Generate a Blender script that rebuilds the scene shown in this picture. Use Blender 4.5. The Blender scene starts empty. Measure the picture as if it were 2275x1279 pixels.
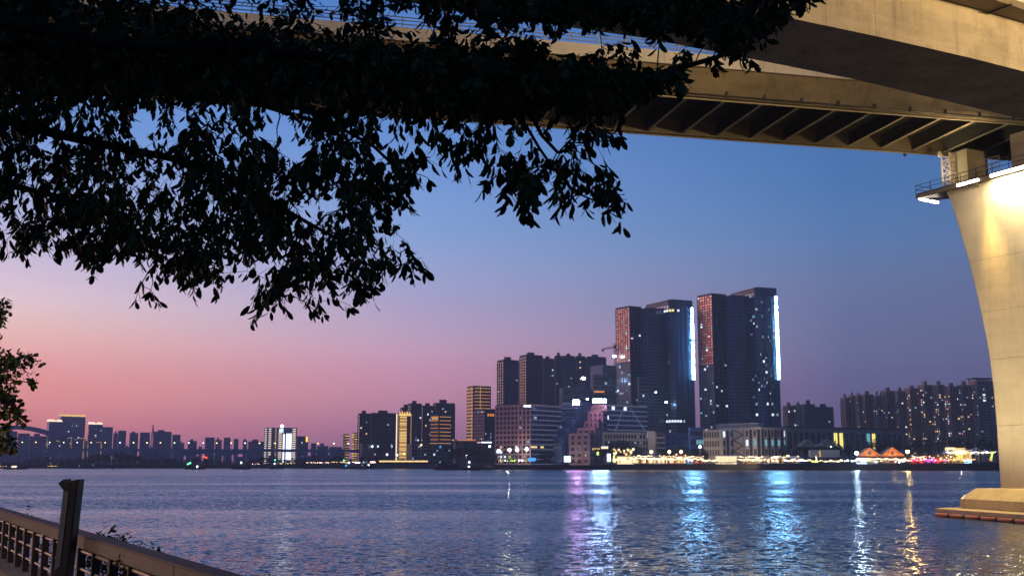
import bpy, bmesh, math, random
from mathutils import Vector, Matrix, noise as mnoise
rnd = random.Random(7)
S = bpy.context.scene
COL = S.collection
R = math.radians
# ------------------------------------------------------------------ camera
PW, PH, F, YH, EYE = 2275.0, 1279.0, 2460.0, 1031.0, 6.0
PITCH = math.atan((YH - PH/2)/F)
cam_d = bpy.data.cameras.new('camera'); cam = bpy.data.objects.new('camera', cam_d); COL.objects.link(cam)
cam_d.sensor_width = 36.0; cam_d.lens = 36.0*F/PW; cam_d.clip_start = 0.1; cam_d.clip_end = 20000
cam.location = (0, 0, EYE); cam.rotation_euler = (math.pi/2 + PITCH, 0, 0)
S.camera = cam
HAZE = 0.00015
def ray(px, py):
    x = px - PW/2; y = PH/2 - py; c, s = math.cos(PITCH), math.sin(PITCH)
    dy = F*c - y*s; dz = F*s + y*c
    return x/dy, dz/dy
def P(px, py, Y):
    a, b = ray(px, py); return Vector((a*Y, Y, EYE + b*Y))
def PZ(px, py, z):
    a, b = ray(px, py); Y = (z-EYE)/b; return Vector((a*Y, Y, z))
# ------------------------------------------------------------------ sky, afterglow, exposure
def lin(c):
    return tuple((v/255/12.92 if v/255 <= .04045 else ((v/255+.055)/1.055)**2.4) for v in c)
W = bpy.data.worlds.new('World'); S.world = W; W.use_nodes = True
nt = W.node_tree; N = nt.nodes; L = nt.links; N.clear()
def nd(t, **k):
    n = N.new(t)
    for a, b in k.items(): setattr(n, a, b)
    return n
def mth(op, a, b=None, c=None):
    n = nd('ShaderNodeMath', operation=op)
    for i, v in enumerate((a, b, c)):
        if v is None: continue
        if isinstance(v, (int, float)): n.inputs[i].default_value = v
        else: L.new(v, n.inputs[i])
    return n.outputs[0]
tc = nd('ShaderNodeTexCoord'); sp = nd('ShaderNodeSeparateXYZ'); L.new(tc.outputs['Generated'], sp.inputs[0])
elev = mth('ARCSINE', sp.outputs['Z'])
sunaz = R(-52)
hl = mth('MAXIMUM', mth('SQRT', mth('ADD', mth('MULTIPLY', sp.outputs['X'], sp.outputs['X']), mth('MULTIPLY', sp.outputs['Y'], sp.outputs['Y']))), 1e-4)
cd = mth('DIVIDE', mth('ADD', mth('MULTIPLY', sp.outputs['X'], math.sin(sunaz)), mth('MULTIPLY', sp.outputs['Y'], math.cos(sunaz))), hl)
dist = mth('ARCCOSINE', mth('MINIMUM', mth('MAXIMUM', cd, -1.0), 1.0))
ef = mth('MULTIPLY', mth('ABSOLUTE', elev), 1/R(90.0))
SKY = {  # degrees of elevation -> colour, one column of sky for each distance from the place where the sun went down
 0:  [(0,(214,118,108)),(2,(238,142,112)),(5,(246,166,136)),(8,(238,186,174)),(12,(196,178,204)),(17,(134,160,216)),(23,(82,132,208)),(40,(44,84,156)),(90,(26,52,108))],
 27: [(0,(150,96,128)),(1.7,(204,118,130)),(3.0,(222,140,138)),(3.9,(228,146,142)),(4.9,(230,160,157)),(5.8,(229,173,169)),(6.7,(226,185,184)),(7.7,(223,193,203)),(9,(208,188,212)),(12,(168,176,220)),(16,(112,152,218)),(22,(82,132,210)),(40,(42,82,156)),(90,(26,52,108))],
 47: [(0,(118,88,130)),(1.7,(154,108,144)),(3.5,(184,130,156)),(4.7,(190,138,166)),(5.8,(189,149,179)),(6.8,(179,154,188)),(8.1,(166,156,195)),(9.5,(152,160,205)),(10.7,(140,160,210)),(12,(128,158,212)),(14.5,(114,152,216)),(18,(92,138,210)),(25,(72,120,196)),(40,(40,78,150)),(90,(26,50,104))],
 69: [(0,(88,82,122)),(3,(92,90,132)),(4.3,(95,95,138)),(5.4,(97,102,143)),(7.2,(98,108,150)),(9,(97,114,158)),(11,(88,119,172)),(13.5,(74,118,176)),(15.5,(70,114,175)),(19,(64,110,174)),(25,(54,100,168)),(40,(36,72,138)),(90,(25,48,100))],
 115:[(0,(52,60,86)),(6,(56,70,106)),(14,(52,76,126)),(25,(44,70,124)),(45,(30,56,108)),(90,(24,46,96))],
}
SKY_GAIN = 1.0; AIR = (.060,.062,.115); HAZE_FAR = 3250.0; HAZE_TOP = 300.0
cols = []
for d in sorted(SKY):
    r_ = nd('ShaderNodeValToRGB'); L.new(ef, r_.inputs[0]); cr = r_.color_ramp
    st = [(a_, tuple(v_*.93 + .07*(.3*c_[0]+.59*c_[1]+.11*c_[2]) for v_ in c_)) for a_, c_ in SKY[d]]
    while len(cr.elements) < len(st): cr.elements.new(0.5)
    for e, (deg, c) in zip(cr.elements, st):   # the sky stands behind the haze: its own light is what remains after the air's share
        T_ = math.exp(-HAZE*min(HAZE_FAR, HAZE_TOP/max(math.sin(R(deg)), 1e-4)))
        e.position = deg/90.0; e.color = (*[max((v*SKY_GAIN - (1-T_)*a)/T_, v*.5) for v, a in zip(lin(c), AIR)], 1)
    cols.append((d, r_.outputs[0]))
cur = cols[0][1]
for (d0, _), (d1, c1) in zip(cols[:-1], cols[1:]):
    mr = nd('ShaderNodeMapRange'); L.new(dist, mr.inputs[0]); mr.inputs[1].default_value = R(d0); mr.inputs[2].default_value = R(d1)
    mx = nd('ShaderNodeMix', data_type='RGBA'); L.new(mr.outputs[0], mx.inputs[0]); L.new(cur, mx.inputs[6]); L.new(c1, mx.inputs[7]); cur = mx.outputs[2]
bg = nd('ShaderNodeBackground'); L.new(cur, bg.inputs[0]); bg.inputs[1].default_value = 1.0
wo = nd('ShaderNodeOutputWorld'); L.new(bg.outputs[0], wo.inputs[0])
sd = bpy.data.lights.new('afterglow', 'SUN'); sd.energy = 1.0; sd.angle = R(25); sd.color = (1.0, .50, .38)
so = bpy.data.objects.new('afterglow', sd); COL.objects.link(so)
so.rotation_euler = Vector((-math.sin(sunaz), -math.cos(sunaz), -math.tan(R(3)))).to_track_quat('-Z', 'Y').to_euler()
S.view_settings.view_transform = 'Standard'; S.view_settings.look = 'None'; S.view_settings.exposure = 0.0; S.view_settings.gamma = 1.0
S.view_settings.use_curve_mapping = False
S.render.engine = 'CYCLES'; cy = S.cycles
cy.use_denoising = True; cy.max_bounces = 6; cy.diffuse_bounces = 2; cy.glossy_bounces = 3; cy.transmission_bounces = 3; cy.volume_bounces = 0
cy.caustics_reflective = False; cy.caustics_refractive = False; cy.sample_clamp_indirect = 3.0; cy.sample_clamp_direct = 0
try: cy.use_light_tree = True
except Exception: pass
# ------------------------------------------------------------------ materials
MATS = {}
def mat(name, col, rough=.7, metal=0., var=.18, scale=.4, bump=0., bscale=3., island=0., spec=None, stretch=None, stain=0.):
    if name in MATS: return MATS[name]
    m = bpy.data.materials.new(name); m.use_nodes = True; t = m.node_tree; b = t.nodes['Principled BSDF']
    b.inputs['Roughness'].default_value = rough; b.inputs['Metallic'].default_value = metal
    if spec is not None: b.inputs['Specular IOR Level'].default_value = spec
    g = t.nodes.new('ShaderNodeNewGeometry'); mp = t.nodes.new('ShaderNodeMapping'); t.links.new(g.outputs['Position'], mp.inputs[0])
    if stretch: mp.inputs['Scale'].default_value = stretch
    n = t.nodes.new('ShaderNodeTexNoise'); n.inputs['Scale'].default_value = scale; n.inputs['Detail'].default_value = 6; n.inputs['Roughness'].default_value = .65
    t.links.new(mp.outputs[0], n.inputs['Vector'])
    mr = t.nodes.new('ShaderNodeMapRange'); mr.inputs[1].default_value = .25; mr.inputs[2].default_value = .75
    mr.inputs[3].default_value = 1-var; mr.inputs[4].default_value = 1+var; t.links.new(n.outputs['Fac'], mr.inputs[0])
    fac = mr.outputs[0]
    if stain:   # rain streaks and soot running down, and pour bands
        for sc_, st_, lo, hi, dk in ((1.0,(1.1,1.1,.10),.50,.66,stain), (1.0,(.06,.06,.9),.48,.62,stain*.5), (1.0,(.28,.28,.22),.50,.58,stain*.55)):
            m2 = t.nodes.new('ShaderNodeMapping'); m2.inputs['Scale'].default_value = st_; t.links.new(g.outputs['Position'], m2.inputs[0])
            n3 = t.nodes.new('ShaderNodeTexNoise'); n3.inputs['Scale'].default_value = sc_; n3.inputs['Detail'].default_value = 7; n3.inputs['Roughness'].default_value = .7; t.links.new(m2.outputs[0], n3.inputs['Vector'])
            r3 = t.nodes.new('ShaderNodeMapRange'); t.links.new(n3.outputs['Fac'], r3.inputs[0]); r3.inputs[1].default_value = lo; r3.inputs[2].default_value = hi; r3.inputs[3].default_value = 1; r3.inputs[4].default_value = 1-dk
            mu = t.nodes.new('ShaderNodeMath'); mu.operation = 'MULTIPLY'; t.links.new(fac, mu.inputs[0]); t.links.new(r3.outputs[0], mu.inputs[1]); fac = mu.outputs[0]
    if island:
        ri = t.nodes.new('ShaderNodeMapRange'); t.links.new(g.outputs['Random Per Island'], ri.inputs[0])
        ri.inputs[3].default_value = 1-island; ri.inputs[4].default_value = 1+island
        mu = t.nodes.new('ShaderNodeMath'); mu.operation = 'MULTIPLY'; t.links.new(fac, mu.inputs[0]); t.links.new(ri.outputs[0], mu.inputs[1]); fac = mu.outputs[0]
    hsv = t.nodes.new('ShaderNodeVectorMath'); hsv.operation = 'SCALE'; hsv.inputs[0].default_value = col; t.links.new(fac, hsv.inputs['Scale'])
    t.links.new(hsv.outputs[0], b.inputs['Base Color'])
    if bump:
        n2 = t.nodes.new('ShaderNodeTexNoise'); n2.inputs['Scale'].default_value = bscale; n2.inputs['Detail'].default_value = 5; t.links.new(mp.outputs[0], n2.inputs['Vector'])
        bp = t.nodes.new('ShaderNodeBump'); bp.inputs['Strength'].default_value = bump; bp.inputs['Distance'].default_value = .05
        t.links.new(n2.outputs['Fac'], bp.inputs['Height']); t.links.new(bp.outputs[0], b.inputs['Normal'])
    MATS[name] = m; return m
def em(name, rgb, strength, sample=True, island=0.):
    if name in MATS: return MATS[name]
    m = bpy.data.materials.new(name); m.use_nodes = True; t = m.node_tree; t.nodes.clear()
    e = t.nodes.new('ShaderNodeEmission'); e.inputs[0].default_value = (*lin(rgb), 1); e.inputs[1].default_value = strength
    if island:
        g = t.nodes.new('ShaderNodeNewGeometry'); ri = t.nodes.new('ShaderNodeMapRange'); t.links.new(g.outputs['Random Per Island'], ri.inputs[0])
        ri.inputs[3].default_value = strength*(1-island); ri.inputs[4].default_value = strength*(1+island); t.links.new(ri.outputs[0], e.inputs[1])
    o = t.nodes.new('ShaderNodeOutputMaterial'); t.links.new(e.outputs[0], o.inputs[0])
    if not sample:
        try: m.cycles.emission_sampling = 'NONE'
        except Exception: pass
    MATS[name] = m; return m
concrete = mat('lit_concrete', (.48,.41,.30), .85, var=.20, scale=.35, bump=.35, bscale=1.2, stain=.30)
concrete_pale = mat('parapet_concrete', (.70,.63,.48), .8, var=.12, scale=.5, stain=.15)
pier_conc = mat('pier_concrete', (.55,.48,.32), .8, var=.10, scale=.12, bump=.15, bscale=.8, stretch=(1,1,3), stain=.13)
web_brown = mat('girder_web', (.24,.19,.11), .8, var=.2, scale=.3, bump=.3, bscale=1.0, stain=.25)
steel_brown = mat('bridge_steel', (.16,.13,.08), .6, var=.2)
steel_tan = mat('flange_paint', (.36,.31,.20), .6, var=.15)
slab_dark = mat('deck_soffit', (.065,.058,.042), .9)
metal_grey = mat('galvanised_metal', (.35,.34,.32), .5, .6)
dark_metal = mat('dark_metal', (.03,.03,.032), .5, .3)
white_wall = mat('white_render', (.68,.61,.57), .85, var=.15, scale=.05, island=.0)
grey_wall = mat('grey_render', (.34,.34,.36), .85, scale=.05)
blue_wall = mat('haze_blue_render', (.14,.23,.42), .8, scale=.03)  # blue of distant haze put into the wall colour; nearer blue walls share it
dark_wall = mat('dark_render', (.06,.075,.11), .7, scale=.03)
lilac_wall = mat('lilac_cladding', (.32,.27,.36), .8, scale=.03)
navy_glass = mat('navy_glass', (.10,.145,.23), .2, .6, var=.1, scale=.05, island=.35)
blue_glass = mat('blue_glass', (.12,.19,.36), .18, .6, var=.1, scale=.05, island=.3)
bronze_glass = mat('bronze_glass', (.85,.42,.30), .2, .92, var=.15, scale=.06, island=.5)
dark_pane = mat('dark_pane', (.02,.024,.032), .15, 0, var=.1, island=.5)
mullion = mat('mullion_metal', (.12,.145,.19), .45, .4)
mull_blue = mat('mullion_blue', (.14,.19,.29), .5, .3)
red_brick = mat('red_cladding', (.62,.20,.15), .55, .0, var=.2, scale=.08)
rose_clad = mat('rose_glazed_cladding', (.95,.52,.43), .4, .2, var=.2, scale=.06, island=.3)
brown_wall = mat('brown_tile_wall', (.50,.28,.23), .6, var=.25, scale=.05)
band_white = mat('white_band', (.55,.56,.60), .6)
wood_rail = mat('weathered_timber', (.15,.115,.08), .75, var=.3, scale=6, stretch=(1,1,6), bump=.3, bscale=20)
rail_dark = mat('dark_stained_timber', (.05,.035,.03), .7, var=.3, scale=5)
rod_mat = mat('rail_rod', (.34,.29,.2), .5, .2)
stone_path = mat('path_stone', (.22,.19,.11), .9, var=.3, scale=2.0, bump=.4, bscale=12)
bollard_mat = mat('bollard_metal', (.032,.026,.024), .5, .2, var=.25, scale=5)
bollard_face = mat('bollard_diffuser', (.16,.155,.17), .4, 0, var=.1)
hull_mat = mat('ship_hull', (.018,.017,.02), .7)
boat_white = mat('boat_house', (.12,.12,.14), .7)
cargo = mat('sand_cargo', (.045,.036,.035), .95, var=.4, scale=.5)
quay_mat = mat('quay_wall', (.022,.02,.018), .9, var=.3, scale=.3)
land_mat = mat('city_ground', (.03,.03,.03), .9)
orange_fender = mat('orange_fender', (.55,.17,.06), .6, var=.2, scale=1)
cap_conc = mat('pile_cap_concrete', (.58,.46,.22), .85, var=.12, scale=.6, bump=.2, bscale=3, stain=.2)
roof_dark = mat('dark_roof', (.05,.05,.055), .8)
canvas_white = mat('white_canvas', (.7,.68,.72), .8)
orange_wood = mat('orange_timber', (.62,.24,.09), .7, var=.2, scale=.3)
red_paint = mat('red_paint', (.55,.05,.03), .6)
yellow_paint = mat('yellow_paint', (.70,.48,.12), .6)
leaf_far = mat('far_foliage', (.030,.042,.022), .8, island=.5)
bark = mat('bark', (.030,.024,.018), .95, var=.3, scale=8, bump=.5, bscale=25, spec=.1)
E_white = em('lit_window_white', (225,238,255), 1.5, False)
E_soft = em('lit_window_soft', (190,210,230), .6, False)
E_warm = em('lit_window_warm', (255,214,150), 1.2, False)
E_yellow = em('lit_window_yellow', (255,236,120), 1.4, False)
E_teal = em('lit_window_teal', (130,200,215), .8, False)
E_orange = em('lit_window_orange', (255,150,60), 1.0, False)
E_pinkw = em('lit_window_pink', (255,205,190), .8, False)
E_cyan = em('sign_cyan_white', (120,195,255), 105.0)
E_sign_blue = em('sign_blue_white', (150,190,255), 430.0)
E_sign_pink = em('sign_pink_white', (232,165,255), 170.0)
E_bright = em('lamp_cool', (225,240,255), 9.0)
E_blue = em('flood_blue_white', (205,232,255), 60.0)
E_lampw = em('lamp_warm', (255,218,170), 4.0)
E_flood_o = em('flood_orange', (255,190,100), 420.0)
E_flood_b = em('flood_blue', (190,228,255), 420.0)
E_mkt = em('market_glow', (255,226,180), 1.45)
E_mkt2 = em('market_glow_yellow', (255,205,110), 1.0)
E_string = em('string_bulb', (255,228,180), 2.0)
E_gold = em('gold_strip', (255,206,120), 1.25)
E_gold2 = em('gold_strip_dim', (240,180,110), .75)
E_copper = em('copper_strip', (240,150,100), .8)
E_crown = em('crown_light', (255,226,196), 1.7)
E_ledw = em('led_white', (240,244,255), 1.9)
E_green = em('green_lamp', (90,255,160), 6.0)
E_red = em('red_lamp', (255,70,50), 5.0)
E_redglow = em('red_neon', (255,60,40), 2.5)
E_purple = em('purple_neon', (190,70,220), 2.5)
E_lime = em('lime_lantern', (190,255,90), 3.0)
E_bluepanel = em('blue_panel', (70,150,220), 1.6)
E_quay = em('quay_strip', (255,214,140), 1.6)
E_band = em('band_glow', (150,168,205), .30, False)  # white floor bands and braces given a weak glow to look brighter
E_dim = em('lit_window_dim', (150,170,200), .35, False)
E_bulb2 = em('small_bulb', (255,230,190), 2.2)
E_fix = em('flood_tube', (255,236,225), 14.0)
# ------------------------------------------------------------------ mesh helpers
class MB:
    def __init__(s): s.v = []; s.f = []
    def add(s, vs, fs):
        o = len(s.v); s.v += [tuple(v) for v in vs]; s.f += [tuple(i+o for i in f) for f in fs]
    def box(s, fr, x0, x1, y0, y1, z0, z1):
        c = [(x0,y0,z0),(x1,y0,z0),(x1,y1,z0),(x0,y1,z0),(x0,y0,z1),(x1,y0,z1),(x1,y1,z1),(x0,y1,z1)]
        s.add([fr.pt(*p) for p in c] if fr else c, [(0,3,2,1),(4,5,6,7),(0,1,5,4),(1,2,6,5),(2,3,7,6),(3,0,4,7)])
    def prism(s, pts, z0, z1):   # counter-clockwise footprint
        n = len(pts); zt = z1 if isinstance(z1, (list, tuple)) else [z1]*n
        s.add([(p[0],p[1],z0) for p in pts] + [(p[0],p[1],zt[i]) for i, p in enumerate(pts)],
              [tuple(reversed(range(n))), tuple(range(n, 2*n))] + [(i,(i+1)%n,n+(i+1)%n,n+i) for i in range(n)])
    def bar(s, a, b, w, h=None):
        a, b = Vector(a), Vector(b); h = h or w; d = (b-a)
        if d.length < 1e-6: return
        d.normalize(); up = Vector((0,0,1)) if abs(d.z) < .95 else Vector((1,0,0))
        x = d.cross(up).normalized(); y = x.cross(d).normalized()
        vs = [q + x*sx*w/2 + y*sy*h/2 for q in (a, b) for sx, sy in ((-1,-1),(1,-1),(1,1),(-1,1))]
        s.add(vs, [(3,2,1,0),(4,5,6,7),(0,1,5,4),(1,2,6,5),(2,3,7,6),(3,0,4,7)])
    def tube(s, pts, rs, n=6, cap=True):
        pts = [Vector(p) for p in pts]; rings = []; up = Vector((0,0,1))
        for i, p in enumerate(pts):
            d = (pts[min(i+1,len(pts)-1)] - pts[max(i-1,0)]); d = d.normalized() if d.length > 1e-7 else up
            a = d.orthogonal() if abs(d.z) > .98 else d.cross(up); a.normalize(); b = d.cross(a)
            r = rs[i] if isinstance(rs, (list, tuple)) else rs
            rings.append([p + (a*math.cos(2*math.pi*k/n) + b*math.sin(2*math.pi*k/n))*r for k in range(n)])
        o = [v for ring in rings for v in ring]; f = []
        for i in range(len(pts)-1):
            for k in range(n): f.append((i*n+k, (i+1)*n+k, (i+1)*n+(k+1)%n, i*n+(k+1)%n))
        if cap: f += [tuple(range(n)), tuple(reversed(range((len(pts)-1)*n, len(pts)*n)))]
        s.add(o, f)
    def ball(s, c, r, n=8, m=5, sz=1.):
        vs = [(c[0],c[1],c[2]+r*sz)]; f = []
        for i in range(1, m):
            a = math.pi*i/m
            vs += [(c[0]+r*math.sin(a)*math.cos(2*math.pi*k/n), c[1]+r*math.sin(a)*math.sin(2*math.pi*k/n), c[2]+r*sz*math.cos(a)) for k in range(n)]
        vs.append((c[0],c[1],c[2]-r*sz)); e = len(vs)-1
        for k in range(n): f.append((0, 1+k, 1+(k+1)%n)); f.append((e, 1+(m-2)*n+(k+1)%n, 1+(m-2)*n+k))
        for i in range(m-2):
            for k in range(n): f.append((1+i*n+k, 1+(i+1)*n+k, 1+(i+1)*n+(k+1)%n, 1+i*n+(k+1)%n))
        s.add(vs, f)
    def mesh(s, name, m, origin=(0,0,0)):
        me = bpy.data.meshes.new(name); ox, oy, oz = origin
        me.from_pydata([(x-ox,y-oy,z-oz) for x, y, z in s.v], [], s.f); me.materials.append(m); me.update(); return me
def part(name, mb, m, parent=None, kind=None, label=None, smooth=False, bev=0.):
    """links MB (world coordinates) as ONE mesh object under parent (an Empty without rotation)"""
    org = wloc(parent) if parent else (0,0,0)
    if parent is None and mb.v:
        n = len(mb.v); org = (sum(v[0] for v in mb.v)/n, sum(v[1] for v in mb.v)/n, min(v[2] for v in mb.v))
    o = bpy.data.objects.new(name, mb.mesh(name, m, org)); COL.objects.link(o)
    if parent: o.parent = parent
    else: o.location = org
    if kind: o['kind'] = kind
    if label: o['label'] = label
    if smooth: o.data.polygons.foreach_set('use_smooth', [True]*len(o.data.polygons))
    if bev:
        bm_ = o.modifiers.new('edge', 'BEVEL'); bm_.width = bev; bm_.segments = 2; bm_.limit_method = 'ANGLE'
    return o
def wloc(o):
    v = Vector((0,0,0))
    while o is not None: v = v + Vector(o.location); o = o.parent
    return tuple(v)
def tag(o, label, cat, group=None):
    o['label'] = label; o['category'] = cat
    if group: o['group'] = group
    return o
def thing(name, label, cat, loc, group=None):
    o = bpy.data.objects.new(name, None); COL.objects.link(o); o.location = loc; o.empty_display_size = .5
    return tag(o, label, cat, group)
def struct(name, mb, m):
    return part(name, mb, m, kind='structure')
class Fr:   # a vertical facade frame: x runs from a to b, -y is out of the wall towards the viewer
    def __init__(s, a, b, z0=0.):
        s.a = Vector((a[0], a[1], z0)); d = Vector((b[0]-a[0], b[1]-a[1], 0)); s.W = d.length; s.x = d.normalized(); s.y = Vector((-s.x.y, s.x.x, 0)); s.rz = math.atan2(s.x.y, s.x.x)
    def pt(s, x, y, z): return s.a + s.x*x + s.y*y + Vector((0,0,z))
GZ = 6.3
UNIT = {}
def cell(fr, u, v, w, h, m, parent, name='lit_window', out=.35, d=.3):
    """one lit pane: a thin block standing proud of the facade; alike panes share their mesh"""
    key = m.name
    if key not in UNIT:
        b = MB(); b.box(None, -.5,.5,-.5,.5,-.5,.5); UNIT[key] = b.mesh(name, m)
    o = bpy.data.objects.new(name, UNIT[key]); COL.objects.link(o); o.parent = parent
    o.location = fr.pt(u+w/2, -out, v+h/2) - Vector(wloc(parent)); o.rotation_euler = (0,0,fr.rz); o.scale = (w, d, h)
    return o
def foot(pl, pc, pr, Y, alpha, py=960., depth=18., width=18.):
    """near corner at pixel column pc; faces run to columns pl and pr; returns (L, C, R, back) on the ground"""
    kl, kc, kr = (ray(p, py)[0] for p in (pl, pc, pr)); az = math.atan(kc); al = R(alpha) - az
    dr = (math.cos(al), math.sin(al)); dl = (-math.sin(al), math.cos(al)); C = Vector((kc*Y, Y, 0))
    def sol(k, d, dflt):
        den = d[0] - k*d[1]
        if abs(den) < 1e-6: return dflt
        t = (k*Y - C.x)/den; return t if 0.5 < t < 400 else dflt
    tl = sol(kl, dl, depth) if pl != pc else depth; tr = sol(kr, dr, width) if pr != pc else width
    Rr = C + Vector((dr[0]*tr, dr[1]*tr, 0)); Ll = C + Vector((dl[0]*tl, dl[1]*tl, 0))
    return Ll, C, Rr, Rr + (Ll - C)
def zpix(px, py, Y): return P(px, py, Y).z
def grid(root, fr, z0, z1, nf, nc, pane, frame, pw=.72, ph=.62, proud=.12, vbar=.5, hbar=.35, vw=.35, hh=.8, u0=0., u1=None, name='window_glazing'):
    """glazing, mullions and floor bands of one facade"""
    u1 = fr.W if u1 is None else u1; cw = (u1-u0)/nc; fh = (z1-z0)/nf; g = MB(); b = MB()
    for i in range(nf):
        for j in range(nc):
            g.box(fr, u0+cw*(j+.5-pw/2), u0+cw*(j+.5+pw/2), -proud, .2, z0+fh*(i+.5-ph/2)-fr.a.z, z0+fh*(i+.5+ph/2)-fr.a.z)
    if hbar:
        for i in range(nf+1): b.box(fr, u0, u1, -hbar, .3, z0+fh*i-hh/2-fr.a.z, z0+fh*i+hh/2-fr.a.z)
    if vbar:
        for j in range(nc+1): b.box(fr, u0+cw*j-vw/2, u0+cw*j+vw/2, -vbar-.01, .25, z0-fr.a.z, z1-fr.a.z)
    part(name, g, pane, root, kind='stuff')
    if b.v: part('facade_ribs', b, frame, root, kind='stuff')
    return dict(fr=fr, u0=u0, cw=cw, fh=fh, z0=z0-fr.a.z, nf=nf, nc=nc, pw=pw, ph=ph, root=root)
def light(g, n, mats, rows=None, cols=None, seed=0, w=None, h=None):
    rr = random.Random(seed); used = set(); tries = 0
    rows = rows or (0, g['nf']); cols = cols or (0, g['nc'])
    while len(used) < n and tries < n*20:
        tries += 1; i = rr.randrange(*rows); j = rr.randrange(*cols)
        if (i, j) in used: continue
        used.add((i, j)); ww = (w or g['pw'])*g['cw']*rr.choice((.4,.7,.9,1,1)); h_ = (h or g['ph'])*g['fh']*rr.choice((.6,.85,1,1))
        cell(g['fr'], g['u0']+g['cw']*(j+.5)-ww/2, g['z0']+g['fh']*(i+.5)-h_/2, ww, h_, rr.choice(mats), g['root'], out=.22)
def rowlit(g, i, js, m, h=None):
    for j in js:
        ww = g['pw']*g['cw']; h_ = (h or g['ph'])*g['fh']
        cell(g['fr'], g['u0']+g['cw']*(j+.5)-ww/2, g['z0']+g['fh']*(i+.5)-h_/2, ww, h_, m, g['root'], out=.22)
def ccw(pts):
    a = sum(p[0]*q[1]-q[0]*p[1] for p, q in zip(pts, pts[1:]+pts[:1])); return pts if a > 0 else pts[::-1]
def mass(root, name, pts, z0, z1, m, par=0.):
    b = MB(); b.prism(ccw([(p[0], p[1]) for p in pts]), z0, z1); o = part(name, b, m, root)
    if par:
        q = MB(); pp = ccw([(p[0], p[1]) for p in pts])
        for p0, p1 in zip(pp, pp[1:]+pp[:1]):
            f = Fr(p0, p1, 0); q.box(f, -.02, f.W+.02, -.25, .35, z1-.02, z1+par)
        part('parapet', q, m, root)
    return o
E_far = em('far_window_light', (235,240,255), 5.0, False)
E_farw = em('far_window_warm', (255,215,150), 4.0, False)
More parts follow.
